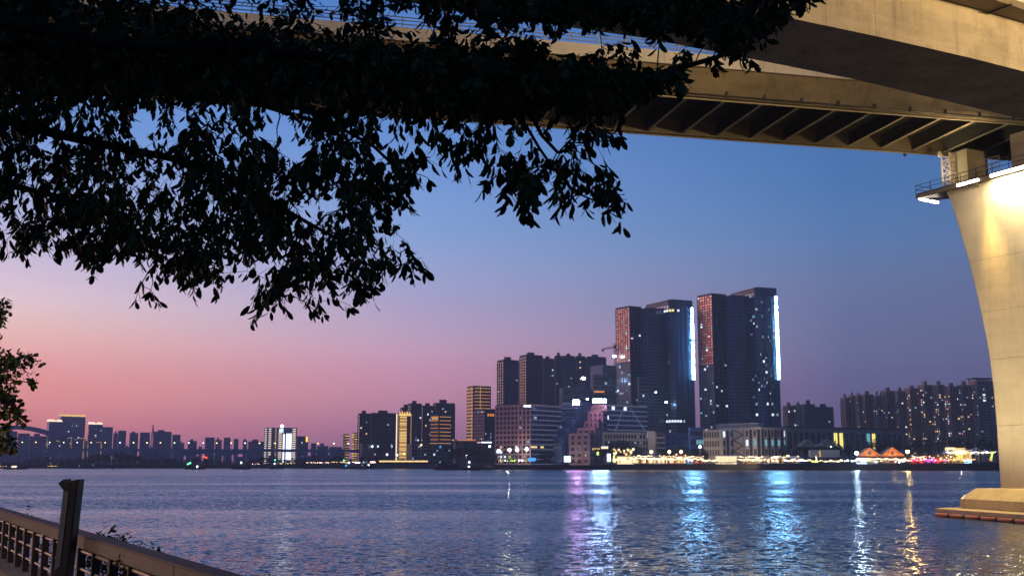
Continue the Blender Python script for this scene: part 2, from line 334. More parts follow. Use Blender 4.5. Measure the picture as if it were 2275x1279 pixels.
# ------------------------------------------------------------------ water, land, far ground
def water_mat():
    m = bpy.data.materials.new('river_water'); m.use_nodes = True; t = m.node_tree; b = t.nodes['Principled BSDF']; l = t.links
    b.inputs['Base Color'].default_value = (.022,.046,.085,1); b.inputs['Roughness'].default_value = .07; b.inputs['IOR'].default_value = 1.62
    g = t.nodes.new('ShaderNodeNewGeometry')
    acc = None
    for sc, amp, w in ((.12,.03,(1,.6,1)), (.6,.09,(.8,1.0,1)), (1.8,.44,(.8,1,1)), (4.5,.36,(.85,1,1))):
        mp = t.nodes.new('ShaderNodeMapping'); mp.inputs['Scale'].default_value = w; mp.inputs['Rotation'].default_value = (0,0,R(rnd.uniform(-14,14))); l.new(g.outputs['Position'], mp.inputs[0])
        n = t.nodes.new('ShaderNodeTexNoise'); n.inputs['Scale'].default_value = sc; n.inputs['Detail'].default_value = 2.0; n.inputs['Distortion'].default_value = .4; l.new(mp.outputs[0], n.inputs['Vector'])
        s = t.nodes.new('ShaderNodeVectorMath'); s.operation = 'SUBTRACT'; l.new(n.outputs['Color'], s.inputs[0]); s.inputs[1].default_value = (.5,.5,.5)
        k = t.nodes.new('ShaderNodeVectorMath'); k.operation = 'SCALE'; k.inputs['Scale'].default_value = amp*2; l.new(s.outputs[0], k.inputs[0])
        if acc is None: acc = k.outputs[0]
        else:
            a = t.nodes.new('ShaderNodeVectorMath'); a.operation = 'ADD'; l.new(acc, a.inputs[0]); l.new(k.outputs[0], a.inputs[1]); acc = a.outputs[0]
    # calm and ruffled bands of the current
    mp = t.nodes.new('ShaderNodeMapping'); mp.inputs['Scale'].default_value = (.0030,.022,1); mp.inputs['Rotation'].default_value = (0,0,R(4)); l.new(g.outputs['Position'], mp.inputs[0])
    n = t.nodes.new('ShaderNodeTexNoise'); n.inputs['Scale'].default_value = 1.0; n.inputs['Detail'].default_value = 3; l.new(mp.outputs[0], n.inputs['Vector'])
    mr = t.nodes.new('ShaderNodeMapRange'); l.new(n.outputs['Fac'], mr.inputs[0]); mr.inputs[1].default_value = .36; mr.inputs[2].default_value = .54; mr.inputs[3].default_value = .36; mr.inputs[4].default_value = 1.0
    k = t.nodes.new('ShaderNodeVectorMath'); k.operation = 'SCALE'; l.new(acc, k.inputs[0]); l.new(mr.outputs[0], k.inputs['Scale'])
    # normals tilted to near bank, mirroring bluer sky, more so out in the stream
    sx = t.nodes.new('ShaderNodeSeparateXYZ'); l.new(g.outputs['Position'], sx.inputs[0])
    yb = t.nodes.new('ShaderNodeMapRange'); l.new(sx.outputs['Y'], yb.inputs[0]); yb.inputs[1].default_value = 60; yb.inputs[2].default_value = 170; yb.inputs[3].default_value = -.065; yb.inputs[4].default_value = -.175
    ym = t.nodes.new('ShaderNodeMath'); ym.operation = 'MULTIPLY'; l.new(yb.outputs[0], ym.inputs[0]); l.new(mr.outputs[0], ym.inputs[1])
    # short chop thrown back by the near river wall
    yc = t.nodes.new('ShaderNodeMapRange'); l.new(sx.outputs['Y'], yc.inputs[0]); yc.inputs[1].default_value = 58; yc.inputs[2].default_value = 84; yc.inputs[3].default_value = 1.7; yc.inputs[4].default_value = 1.0
    kc = t.nodes.new('ShaderNodeVectorMath'); kc.operation = 'SCALE'; l.new(k.outputs[0], kc.inputs[0]); l.new(yc.outputs[0], kc.inputs['Scale']); k = kc
    cb = t.nodes.new('ShaderNodeCombineXYZ'); l.new(ym.outputs[0], cb.inputs[1]); cb.inputs[2].default_value = 1
    fl = t.nodes.new('ShaderNodeVectorMath'); fl.operation = 'MULTIPLY'; fl.inputs[1].default_value = (.8,1.0,0); l.new(k.outputs[0], fl.inputs[0])
    ad = t.nodes.new('ShaderNodeVectorMath'); ad.operation = 'ADD'; l.new(cb.outputs[0], ad.inputs[1]); l.new(fl.outputs[0], ad.inputs[0])
    no = t.nodes.new('ShaderNodeVectorMath'); no.operation = 'NORMALIZE'; l.new(ad.outputs[0], no.inputs[0]); l.new(no.outputs[0], b.inputs['Normal'])
    return m
mb = MB(); mb.add([(-3300,-300,0),(3300,-300,0),(3300,3200,0),(-3300,3200,0)], [(0,1,2,3)])
struct('river_water', mb, water_mat())
BANK = [PZ(2700,1045.2,0), PZ(2213,1044.8,0), PZ(1800,1044.0,0), PZ(1500,1043.2,0), PZ(1180,1041.6,0)]
BANKL = [PZ(1110,1041.4,0), PZ(960,1040.4,0), PZ(700,1039.6,0), PZ(400,1039.8,0), PZ(0,1039.8,0), PZ(-500,1040,0)]
bank_all = BANK + BANKL
mb = MB(); far = [(-4000, 4900), (4000, 4900)]
pts = ccw([(p.x, p.y) for p in bank_all] + [(-3250, bank_all[-1].y), (-3250, 3150), (3250, 3150), (3250, BANK[0].y)])
mb.prism(pts, -.5, GZ-.25); struct('city_ground', mb, land_mat)
mb = MB()
for a, b in zip(BANK[:-1], BANK[1:]):
    f = Fr(b, a, 0); mb.box(f, -.3, f.W+.3, -1.2, 2.0, -.5, GZ+.55); mb.box(f, -.3, f.W+.3, -1.35, .6, GZ+.56, GZ+.8)
qw = struct('quay_wall', mb, quay_mat)
mb = MB()
for a, b in zip(bank_all[4:-1], bank_all[5:]):
    f = Fr(b, a, 0); mb.box(f, -.3, f.W+.3, -1.0, 3.0, -.5, GZ-.5)
struct('river_embankment', mb, quay_mat)
# ------------------------------------------------------------------ the promenade: path, kerb, river wall
ra, rb = PZ(0,1130,EYE-.8), PZ(500,1278,EYE-.8)
rd = (rb-ra); rd.z = 0; rlen = rd.length; rd.normalize(); rn = Vector((-rd.y, rd.x, 0))   # rn: towards the river? checked below
if rn.x < 0: rn = -rn
r0 = ra - rd*14; r1 = rb + rd*26
RF = Fr((r0.x, r0.y), (r1.x, r1.y), 0); RL = RF.W
PATHZ = EYE - 1.75
inw = -1 if RF.y.dot(rn) > 0 else 1     # sign of local y on the path side
def ys(a, b): return (min(a*inw, b*inw), max(a*inw, b*inw))
mb = MB(); mb.box(RF, 0, RL, *ys(.32, 14), 0, PATHZ); struct('promenade_path', mb, stone_path)
mb = MB(); mb.box(RF, 0, RL, *ys(-.28, .315), -.3, PATHZ+.15); part('river_wall', mb, stone_path, kind='structure', bev=.02)
# railing: timber handrail, thick and thin uprights, three rods
RT = EYE - .8; KZ = PATHZ + .15
rr_ = thing('railing', 'timber topped railing with dark uprights and thin rods along the river path', 'railing', tuple(RF.pt(RL*.45,0,KZ)))
seg = 5.4; n_seg = int(RL/seg)
for i in range(n_seg):
    mb = MB(); mb.box(RF, i*seg+.006, (i+1)*seg-.006, *ys(-.075, .075), RT-.15, RT-.012); part('handrail', mb, wood_rail, rr_, bev=.012)
mb = MB(); mb.box(RF, 0, RL, *ys(-.095, .09), RT-.011, RT+.010); part('handrail_cap', mb, rail_dark, rr_)
xs = 0.3; k = 0
post_me = {}
while xs < RL-.2:
    w = .10 if k % 2 == 0 else .045; nm = 'post' if k % 2 == 0 else 'baluster'
    if nm not in post_me:
        b = MB(); b.box(None, -w/2, w/2, -.045, .045, 0, RT-.165-KZ); post_me[nm] = b.mesh(nm, rail_dark)
    o = bpy.data.objects.new(nm, post_me[nm]); COL.objects.link(o); o.parent = rr_; o.location = RF.pt(xs, 0, KZ) - Vector(wloc(rr_)); o.rotation_euler = (0,0,RF.rz)
    xs += .92; k += 1
for q in (.20,.40,.60):
    mb = MB(); mb.tube([RF.pt(0, .0, KZ+q), RF.pt(RL*.5, 0, KZ+q), RF.pt(RL, 0, KZ+q)], .019, 8); part('rod', mb, rod_mat, rr_, smooth=True)
# bollard light beside the railing, leaning a little
bz = PATHZ; bt = P(166, 1062, 12.6); bb = P(141, 1300, 12.6); bb.z = bz; bb.x = bt.x - .09
bo = thing('bollard_light', 'dark slanted-top bollard light leaning beside the timber railing', 'bollard light', (bb.x, bb.y, bz))
def lean(z): return bb.x + (bt.x-bb.x)*(z-bz)/(bt.z-bz)
mb = MB(); ta = bt.z; wd = .078
vs = []
for z, dz in ((bz,0), (ta-.02,0)):
    x = lean(z); vs += [(x-wd, bb.y-.10, z), (x+wd, bb.y-.10, z), (x+wd, bb.y+.10, z), (x-wd, bb.y+.10, z)]
vs[4] = (vs[4][0], vs[4][1], vs[4][2]-.02); vs[7] = (vs[7][0], vs[7][1], vs[7][2]-.02); vs[5] = (vs[5][0], vs[5][1], vs[5][2]+.015); vs[6] = (vs[6][0], vs[6][1], vs[6][2]+.015)
mb.add(vs, [(3,2,1,0),(4,5,6,7),(0,1,5,4),(1,2,6,5),(2,3,7,6),(3,0,4,7)]); part('column', mb, bollard_mat, bo, bev=.012)
mb = MB(); x = lean(ta); mb.add([(x-wd-.065, bb.y-.1, ta-.05),(x-wd, bb.y-.1, ta-.13),(x-wd, bb.y-.1, ta-.005),(x-wd-.065, bb.y+.1, ta-.05),(x-wd, bb.y+.1, ta-.13),(x-wd, bb.y+.1, ta-.005)],
  [(0,1,2),(5,4,3),(0,2,5,3),(0,3,4,1),(1,4,5,2)]); part('hood', mb, bollard_mat, bo)
mb = MB(); z0, z1 = ta-1.0, ta-.14
mb.add([(lean(z0)-wd+.012, bb.y-.106, z0),(lean(z0)-wd+.07, bb.y-.106, z0+.05),(lean(z1)-wd+.07, bb.y-.106, z1),(lean(z1)-wd+.012, bb.y-.106, z1),
        (lean(z0)-wd+.012, bb.y-.09, z0),(lean(z0)-wd+.07, bb.y-.09, z0+.05),(lean(z1)-wd+.07, bb.y-.09, z1),(lean(z1)-wd+.012, bb.y-.09, z1)],
  [(0,1,2,3),(0,4,5,1),(1,5,6,2),(2,6,7,3),(3,7,4,0)]); part('diffuser', mb, bollard_face, bo)
# street lamp of the path, beyond the picture: the lamp that lights the path and rail
def area(name, loc, aim, size, watts, colr, size_y=None, spread=180):
    d = bpy.data.lights.new(name, 'AREA'); d.energy = watts; d.color = colr; d.size = size
    if size_y: d.shape = 'RECTANGLE'; d.size_y = size_y
    d.spread = R(spread); o = bpy.data.objects.new(name, d); COL.objects.link(o); o.location = loc
    o.rotation_euler = (Vector(aim)-Vector(loc)).to_track_quat('-Z', 'Y').to_euler(); return o
def spot(name, loc, aim, watts, colr, ang=90, blend=.6, size=.3):
    d = bpy.data.lights.new(name, 'SPOT'); d.energy = watts; d.color = colr; d.spot_size = R(ang); d.spot_blend = blend; d.shadow_soft_size = size
    o = bpy.data.objects.new(name, d); COL.objects.link(o); o.location = loc
    o.rotation_euler = (Vector(aim)-Vector(loc)).to_track_quat('-Z', 'Y').to_euler(); return o
WARM = (1.0, .69, .32); WARM2 = (1.0, .81, .50)
spot('path_lamp_light', (-12.5, 8.5, PATHZ+4.8), (-7.0, 14.5, PATHZ), 950, WARM, 120, .7, .25)
# ------------------------------------------------------------------ main bridge deck (far) and ramp girder (near)
ZB = 46.0; b0 = PZ(1360,293,ZB); b1 = PZ(2090,345,ZB); bd = (b1-b0).normalized(); bn = Vector((bd.y, -bd.x, 0))
def BP(t, off, z): return b0 + bd*t + bn*off + Vector((0,0,z-ZB))
T0, T1 = -110.0, 66.0; OFF = 14.8
main_bridge = thing('main_bridge', 'wide river bridge deck with lit pale parapet and dark ribbed underside', 'bridge', tuple(BP(45, 7, 0)))
def extr(sec, t0, t1, name, m, parent, **k):
    mb = MB(); n = len(sec); vs = [BP(t0, o, z) for o, z in sec] + [BP(t1, o, z) for o, z in sec]
    mb.add(vs, [tuple(range(n)), tuple(reversed(range(n, 2*n)))] + [((i+1)%n, i, n+i, n+(i+1)%n) for i in range(n)])
    return part(name, mb, m, parent, **k)
extr([(OFF-.9,ZB),(OFF,ZB),(OFF+1.75,ZB+2.75),(OFF+.9,ZB+2.75)], T0, T1, 'edge_girder', web_brown, main_bridge)
extr([(0,ZB),(.85,ZB),(.85,ZB+2.4),(0,ZB+2.4)], T0, T1, 'edge_girder', steel_brown, main_bridge)
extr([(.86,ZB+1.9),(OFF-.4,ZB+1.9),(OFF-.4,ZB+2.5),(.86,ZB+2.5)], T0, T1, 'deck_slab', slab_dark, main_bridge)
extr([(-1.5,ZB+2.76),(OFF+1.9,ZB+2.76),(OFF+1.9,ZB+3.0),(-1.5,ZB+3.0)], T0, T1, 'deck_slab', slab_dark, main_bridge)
pz0, pz1 = ZB+2.60, ZB+4.05
for i in range(int((T1-T0)/8)):
    extr([(OFF+1.92,pz0),(OFF+2.2,pz0),(OFF+2.12,pz1),(OFF+1.92,pz1)], T0+i*8+.02, T0+(i+1)*8-.02, 'parapet_panel', concrete_pale, main_bridge)
for q in (.35,.75,1.1):
    mb = MB(); mb.bar(BP(T0, OFF+2.0, pz1+q), BP(T1, OFF+2.0, pz1+q), .09); part('guard_rail', mb, metal_grey, main_bridge)
pm = None
i = 0; t = T0+1
while t < T1:
    if pm is None:
        b = MB(); b.box(None, -.06, .06, -.06, .06, 0, 1.15); pm = b.mesh('guard_post', metal_grey)
    o = bpy.data.objects.new('guard_post', pm); COL.objects.link(o); o.parent = main_bridge; o.location = BP(t, OFF+2.0, pz1) - Vector(wloc(main_bridge)); o.rotation_euler = (0,0,math.atan2(bd.y, bd.x)); t += 3.0
# cross beams, pipes and hangers on the underside
t = -64.0; fb = None
while t < T1-1:
    mb = MB()
    w = .09; q = [BP(t-w, .9, ZB+.25), BP(t+w, .9, ZB+.25), BP(t+w, OFF-.95, ZB+.25), BP(t-w, OFF-.95, ZB+.25)]
    mb.add(q + [v + Vector((0,0,1.62)) for v in q], [(3,2,1,0),(4,5,6,7),(0,1,5,4),(1,2,6,5),(2,3,7,6),(3,0,4,7)])
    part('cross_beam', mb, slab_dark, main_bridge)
    w = .17; mb = MB(); q = [BP(t-w, .88, ZB+.13), BP(t+w, .88, ZB+.13), BP(t+w, OFF-.93, ZB+.13), BP(t-w, OFF-.93, ZB+.13)]
    mb.add(q + [v + Vector((0,0,.10)) for v in q], [(3,2,1,0),(4,5,6,7),(0,1,5,4),(1,2,6,5),(2,3,7,6),(3,0,4,7)])
    part('beam_flange', mb, steel_tan, main_bridge); t += 4.55
for off, z, r_, m in ((OFF-.45, ZB-.16, .10, steel_tan), (.35, ZB-.12, .10, steel_tan), (-.25, ZB+.9, .11, dark_metal), (OFF+.35, ZB+.15, .09, dark_metal)):
    mb = MB(); mb.tube([BP(T0, off, z), BP(0, off, z), BP(T1, off, z)], r_, 8); part('pipe', mb, m, main_bridge, smooth=True)
t = -60.0
hm = None
while t < T1:
    for off in (OFF+.40, -.2):
        mb = MB(); z = ZB+.05 if off > 5 else ZB+.7
        c = BP(t, off, z); mb.bar(c, c+Vector((0,0,.55)), .28, .22); part('pipe_bracket', mb, dark_metal, main_bridge)
    t += 4.55*1.0
for px in (2055,):
    c = BP(40.0, -.1, ZB-.28); mb = MB(); mb.ball(c, .22, 8, 5); part('underside_lamp', mb, dark_metal, main_bridge)
# deck lamp standards
def deck_lamp(t, label, grp):
    o = thing('deck_lamp', label, 'street lamp', tuple(BP(t, OFF+1.4, ZB+3.0)), grp)
    mb = MB(); c = BP(t, OFF+1.4, ZB+3.0); mb.tube([c, c+Vector((0,0,5)), c+Vector((0,0,9.6)), BP(t, OFF+.6, ZB+13.3), BP(t, OFF-.8, ZB+13.6)], [.26,.2,.15,.12,.1], 8); part('pole', mb, concrete_pale, o, smooth=True)
    mb = MB(); q = BP(t, OFF-1.3, ZB+13.62); mb.bar(q-bn*.6, q+bn*.6, .5, .16); part('lamp_head', mb, E_lampw, o)
deck_lamp(-23.2, 'white lamp post standing on the bridge deck seen through the leaves', 'lamp posts on the bridge deck')
deck_lamp(8.5, 'white lamp post standing on the bridge deck seen through the leaves', 'lamp posts on the bridge deck')
# ramp girder
ZA = 32.0
An = [(-30,40.5),(-14,46.8),(0,53.6),(9.3,58.35),(15.76,61.77),(22.43,64.89),(29.76,68.57),(34.34,71.07),(40,74.4),(52,82.4),(64,91.5)]
Af = [(-33.6,48),(-17.4,54.4),(-3,61.2),(8.2,65.2),(16.37,69.14),(23.51,72.65),(32.56,77.84),(38.43,81.14),(44.6,84.9),(56.8,92.6),(67,100.5)]
ramp = thing('ramp_bridge', 'near concrete box girder ramp with lamplit side and dark soffit', 'bridge', (20, 68, 0))
def girder(z0, z1, name, m, o0=0., o1=0., i0=0., i1=None):
    """between near edge moved out by o0 (at z0) / o1 (at z1) and the far edge"""
    mb = MB(); n = len(An); vs = []
    for (x, y), (X, Y) in zip(An, Af):
        dn = Vector((x-X, y-Y, 0)).normalized()
        a = Vector((x,y,0)); b = Vector((X,Y,0))
        vs += [a+dn*o0+Vector((0,0,z0)), (b-dn*o0 if i1 is None else a-dn*i1)+Vector((0,0,z0)), (b-dn*o1 if i1 is None else a-dn*i1)+Vector((0,0,z1)), a+dn*o1+Vector((0,0,z1))]
    fs = [(0,1,2,3), (4*n-1,4*n-2,4*n-3,4*n-4)]
    for i in range(n-1):
        for k in range(4): fs.append((4*i+k, 4*i+4+k, 4*i+4+(k+1)%4, 4*i+(k+1)%4))
    mb.add(vs, fs); return part(name, mb, m, ramp)
# box in three cast segments so that the joints show
def girder_seg(i0, i1, name, m, z0, z1, gap=.02):
    mb = MB(); vs = []
    for j, i in enumerate((i0, i1)):
        pass
    rng = list(range(i0, i1+1)); n = len(rng)
    for i in rng:
        a = Vector((*An[i],0)); b = Vector((*Af[i],0))
        vs += [a+Vector((0,0,z0)), b+Vector((0,0,z0)), b+Vector((0,0,z1)), a+Vector((0,0,z1))]
    fs = [(0,1,2,3), (4*n-1,4*n-2,4*n-3,4*n-4)]
    for i in range(n-1):
        for k in range(4): fs.append((4*i+k, 4*i+4+k, 4*i+4+(k+1)%4, 4*i+(k+1)%4))
    mb.add(vs, fs); return part(name, mb, m, ramp)
def lerp_in(i, f):
    return (An[i][0]+(An[i+1][0]-An[i][0])*f, An[i][1]+(An[i+1][1]-An[i][1])*f), (Af[i][0]+(Af[i+1][0]-Af[i][0])*f, Af[i][1]+(Af[i+1][1]-Af[i][1])*f)
# insert joint stations just either side of px 1947
ja, jb = lerp_in(5, .0), lerp_in(5, .003)
An.insert(6, jb[0]); Af.insert(6, jb[1])
girder_seg(0, 5, 'box_segment', concrete, ZA, ZA+3.5)
girder_seg(6, len(An)-1, 'box_segment', concrete, ZA, ZA+3.5)
girder(ZA+3.51, ZA+3.9, 'deck_slab', steel_brown, 2.3, 2.5)
girder(ZA+3.91, ZA+5.2, 'parapet', concrete_pale, 2.5, 2.5, i1=-2.2)
for k, (x, y) in enumerate(((26.3,66.8),(31.5,69.5),(36,72.1))):
    mb = MB(); dn = Vector((.52,-.85,0)); c = Vector((x,y,ZA+3.42))+dn*.05; mb.bar(c, c+dn*1.7, .1); part('drain_pipe', mb, dark_metal, ramp)
# ------------------------------------------------------------------ river pier, pile cap and floodlit service platform
v_ = Vector((-.45,.893,0)).normalized(); u_ = Vector((v_.y, -v_.x, 0))
E0 = Vector((58.0,132.0,0)) + u_*1.5
def onface(px, py):
    a, b = ray(px, py); d = Vector((a,1,b)); o = Vector((0,0,EYE)); s = (E0-o).dot(u_)/d.dot(u_); p = o+d*s; return (p-E0).dot(v_), p.z
a_, b__ = ray(2035,431); sK = (E0.dot(u_) - .75)/(a_*u_.x + u_.y); ZP = EYE + b__*sK
prof = sorted([onface(*q) for q in ((2216,1080),(2213,1030),(2208,950),(2201,862),(2191,780),(2172,690),(2152,602),(2130,520),(2105,445),(2092,415))], key=lambda q: q[1])
prof = [(t if i else prof[0][0], z) for i, (t, z) in enumerate(prof)]
TC = -8.5
pier = thing('bridge_pier', 'floodlit cream concrete pier flaring towards the top in the river', 'bridge pier', tuple(E0 + v_*TC + u_*3 + Vector((0,0,3.2))))
mb = MB(); vs = []; nlev = len(prof)
def ring(t, z):
    th = 5.6; r_ = .55; a = t; b = 2*TC - t; out = []
    for (tt, uu) in ((a-r_, 0), (b+r_, 0), (b, r_), (b, th-r_), (b+r_, th), (a-r_, th), (a, th-r_), (a, r_)):
        out.append(E0 + v_*tt + u_*uu + Vector((0,0,z)))
    return out
fine = []
for (t0, z0), (t1, z1) in zip(prof[:-1], prof[1:]):
    m = max(2, int((z1-z0)/1.2))
    for k in range(m): fine.append((t0+(t1-t0)*k/m, z0+(z1-z0)*k/m))
fine.append(prof[-1])
# smooth the profile
for _ in range(6):
    fine = [fine[0]] + [((a[0]+2*b[0]+c[0])/4, b[1]) for a, b, c in zip(fine[:-2], fine[1:-1], fine[2:])] + [fine[-1]]
fine[0] = (fine[0][0], 3.0)
fine = [q for q in fine if q[1] < ZP-.6] + [(fine[-1][0], ZP-.28)]
ztop = fine[-1][1]
lifts = [3.0, 10.6, 18.6, 24.5, 31.0, ztop]
def tz(z):
    for (a, za), (b, zb_) in zip(fine[:-1], fine[1:]):
        if za <= z <= zb_: return a+(b-a)*(z-za)/(zb_-za+1e-9)
    return fine[-1][0]
for la, lb in zip(lifts[:-1], lifts[1:]):     # concrete lifts, cast one on the other
    zs = [la] + [z for _, z in fine if la+.05 < z < lb-.05] + [lb-.03]
    mb = MB(); rg = [ring(tz(z), z) for z in zs]; n = 8
    mb.add([p for r_ in rg for p in r_], [tuple(range(8)), tuple(reversed(range(8*(len(zs)-1), 8*len(zs))))] +
           [(i*8+(k+1)%8, i*8+k, (i+1)*8+k, (i+1)*8+(k+1)%8) for i in range(len(zs)-1) for k in range(8)])
    part('pier_lift', mb, pier_conc, pier)
mb = MB(); t1 = fine[-1][0]
def t_at(px, row, uo):
    k = ray(px, row)[0]; b_ = E0+u_*uo; return -(b_.x - k*b_.y)/(v_.x - k*v_.y)
for ta_, tb_ in ((t_at(2150,375,.35), t_at(2114,375,.35)), (t1-13, t1-10.5)):
    mb = MB(); mb.prism(ccw([tuple((E0+v_*ta_+u_*.35)[:2]), tuple((E0+v_*tb_+u_*.35)[:2]), tuple((E0+v_*tb_+u_*4)[:2]), tuple((E0+v_*ta_+u_*4)[:2])]), ztop-.02, ZB-.32); part('bearing_pedestal', mb, pier_conc, pier)
# platform
K = PZ(2035,431,ZP); Kn = Vector((K.x,K.y,0)); koff = (Kn-E0).dot(u_)
def EP(f): return Kn - v_*(f*34.0)
Mn = EP(.30); nearend = EP(1.0)
def on_px(px):
    k = ray(px, 400)[0]; return Kn + v_*(-(Kn.x - k*Kn.y)/(v_.x - k*v_.y))
plat = thing('service_platform', 'railed service platform with floodlights around the pier head', 'platform', (Kn.x, Kn.y, ZP))
tK = (Kn-E0).dot(v_)
back = [E0+v_*(2*TC-4)+u_*.0, E0+v_*(t1-2)+u_*.0, E0+v_*(t1-.5)+u_*4.5, E0+v_*(tK-.2)+u_*2.2]
mb = MB(); mb.prism(ccw([tuple(q[:2]) for q in [Kn, Mn, nearend] + back]), ZP-.62, ZP); part('walkway', mb, dark_metal, plat)
mb = MB(); mb.bar(Kn+Vector((0,0,ZP-.45)), Mn+Vector((0,0,ZP-.45)), .2, .45); mb.bar(Mn+Vector((0,0,ZP-.45)), nearend+Vector((0,0,ZP-.45)), .2, .45); part('edge_beam', mb, steel_brown, plat)
def on_edge(f):
    la = (Mn-Kn).length; lb = (nearend-Mn).length; s = f*(la+lb)
    return Kn+(Mn-Kn)*(s/la) if s < la else Mn+(nearend-Mn)*((s-la)/lb)
for h in (.55, 1.1):
    mb = MB(); mb.bar(Kn+Vector((0,0,ZP+h)), Mn+Vector((0,0,ZP+h)), .06); mb.bar(Mn+Vector((0,0,ZP+h)), nearend+Vector((0,0,ZP+h)), .06); part('hand_rail', mb, dark_metal, plat)
mb = MB(); q = E0+v_*(tK-.2)+u_*2.2; mb.bar(Kn+Vector((0,0,ZP+1.1)), q+Vector((0,0,ZP+1.1)), .06); mb.bar(Kn+Vector((0,0,ZP+.55)), q+Vector((0,0,ZP+.55)), .06); part('hand_rail', mb, dark_metal, plat)
for i in range(15):
    c = on_edge(i/14.0); mb = MB(); mb.bar(c+Vector((0,0,ZP)), c+Vector((0,0,ZP+1.1)), .07); part('rail_post', mb, dark_metal, plat)
for f in (.16,.23,.28):
    c = EP(f); mb = MB(); mb.bar(c+Vector((0,0,ZP-.5)), c + u_*2.2+Vector((0,0,ZP-2.0)), .12); mb.bar(c+u_*.9+Vector((0,0,ZP-.4)), c + u_*2.2-v_*.6+Vector((0,0,ZP-1.6)), .1); part('bracket', mb, steel_tan, plat)
# gate cage on the platform
cg = on_px(2168)+u_*.3
mb = MB()
for i in range(9): mb.bar(cg - v_*(.42*i)+Vector((0,0,ZP)), cg - v_*(.42*i)+Vector((0,0,ZP+2.0)), .05)
for h in (.05,.7,1.3,2.0): mb.bar(cg+Vector((0,0,ZP+h)), cg-v_*3.4+Vector((0,0,ZP+h)), .05)
part('cage_panel', mb, steel_tan, plat, kind='stuff')
# hoist mast
hm_ = thing('hoist_mast', 'pale lattice hoist mast beside the pylon leg above the platform', 'hoist', tuple(E0+v_*(t1+4.5)-u_*.6+Vector((0,0,ZP))))
hc = E0+v_*t_at(2112,380,-.35)-u_*.35; hw = 1.3; ch = [hc, hc+u_*hw, hc+u_*hw+v_*hw, hc+v_*hw]
for c in ch:
    mb = MB(); mb.bar(c+Vector((0,0,ZP-.3)), c+Vector((0,0,ZB-.35)), .16); part('chord', mb, concrete_pale, hm_)
mb = MB()
nb_ = 5; bh_ = (ZB-.4-ZP)/nb_
for i in range(nb_):
    z = ZP+i*bh_
    for a, b in zip(ch, ch[1:]+ch[:1]):
        mb.bar(a+Vector((0,0,z)), b+Vector((0,0,z)), .09); mb.bar(a+Vector((0,0,z if i%2 else z+bh_)), b+Vector((0,0,z+bh_ if i%2 else z)), .09)
part('lattice', mb, concrete_pale, hm_, kind='stuff')
mb = MB(); c = hc+Vector((0,0,ZP+3.6)); mb.bar(c, c-u_*1.7+Vector((0,0,.05)), .09); mb.ball(c-u_*1.8+Vector((0,0,.25)), .28, 8, 5, 1.5); part('arm_lamp', mb, concrete_pale, hm_)
# flood tubes
def tube_lamp(a, b, label, grp='flood tubes on the service platform', w=.34):
    a, b = Vector(a), Vector(b); o = thing('flood_tube', label, 'floodlight', tuple((a+b)/2), grp)
    mb = MB(); mb.bar(a, b, w, w*.8); part('lens', mb, E_fix, o)
    mb = MB(); mb.bar(a+Vector((0,0,w*.55)), b+Vector((0,0,w*.55)), w*1.1, .08); part('housing', mb, dark_metal, o); return o
zl = ZP-.72
k1 = Kn+Vector((0,0,zl-.35)); uf = (q-Kn).normalized()
tube_lamp(P(2042,441,k1.y-.3), P(2062,446,k1.y-.1), 'white flood tube hanging under the outer tip of the service platform')
tube_lamp(P(2067,447,k1.y-.1), P(2084,450,k1.y+.1), 'white flood tube next in from the platform tip, by its bracket arm')
e1, e2, e3, e4 = (on_px(q_)-u_*.18 for q_ in (2129,2150,2154,2176))
tube_lamp(e1+Vector((0,0,ZP-.45)), e2+Vector((0,0,ZP-.45)), 'white flood tube on the platform edge below the pale pylon leg')
tube_lamp(e3+Vector((0,0,ZP-.45)), e4+Vector((0,0,ZP-.45)), 'white flood tube on the platform edge nearer to the gate cage')
def t_px(px):     # position along the platform edge that falls on a pixel column at platform height
    k = ray(px, 380)[0]; return (Kn.x - k*Kn.y)/((v_.x - k*v_.y)*34.0)
l1, l2 = EP(t_px(2203))-u_*.12, EP(t_px(2203)+.62)-u_*.12
tube_lamp(l1+Vector((0,0,ZP-.42)), l2+Vector((0,0,ZP-.42)), 'long white flood strip running along the brightest part of the pier head', w=.42)
def face(t, z): return E0+v_*t+Vector((0,0,z))
tm = (l1-E0).dot(v_)
ar_ = area('pier_wash', face(tm-9, ZP-.75)-u_*.95, face(tm-9, ZP-9)+u_*1.5, 17.5, 12500, WARM2, .35)
ar_.rotation_euler = Matrix((v_, u_.cross(Vector((0,0,1))).cross(v_)*0+Vector((0,0,0)), v_)).to_euler() if False else ar_.rotation_euler
dn_ = (face(tm-9, ZP-8)+u_*.6 - ar_.location).normalized(); zx = -dn_; xx = v_.copy(); yy = zx.cross(xx).normalized(); xx = yy.cross(zx)
ar_.rotation_euler = Matrix(((xx.x,yy.x,zx.x),(xx.y,yy.y,zx.y),(xx.z,yy.z,zx.z))).to_euler()
c = EP(.35)-u_*16; spot('pier_flood', c+Vector((0,0,4-EYE*0)), face(-2, 22), 19000, (1.0,.81,.52), 100, .9, .8)
c = EP(.45)-u_*4.5; spot('deck_uplight', c+Vector((0,0,ZP-1.0)), BP(34, 9, ZB), 3600, WARM, 150, .8, .3)
spot('pedestal_fill', on_px(2085)-u_*2.5+Vector((0,0,ZP+.3)), E0+v_*t_at(2130,375,.35)+Vector((0,0,ZP+3)), 900, WARM2, 90, .8, .3)  # added spot that lifts the dark bearing pedestal, without a fitting of its own
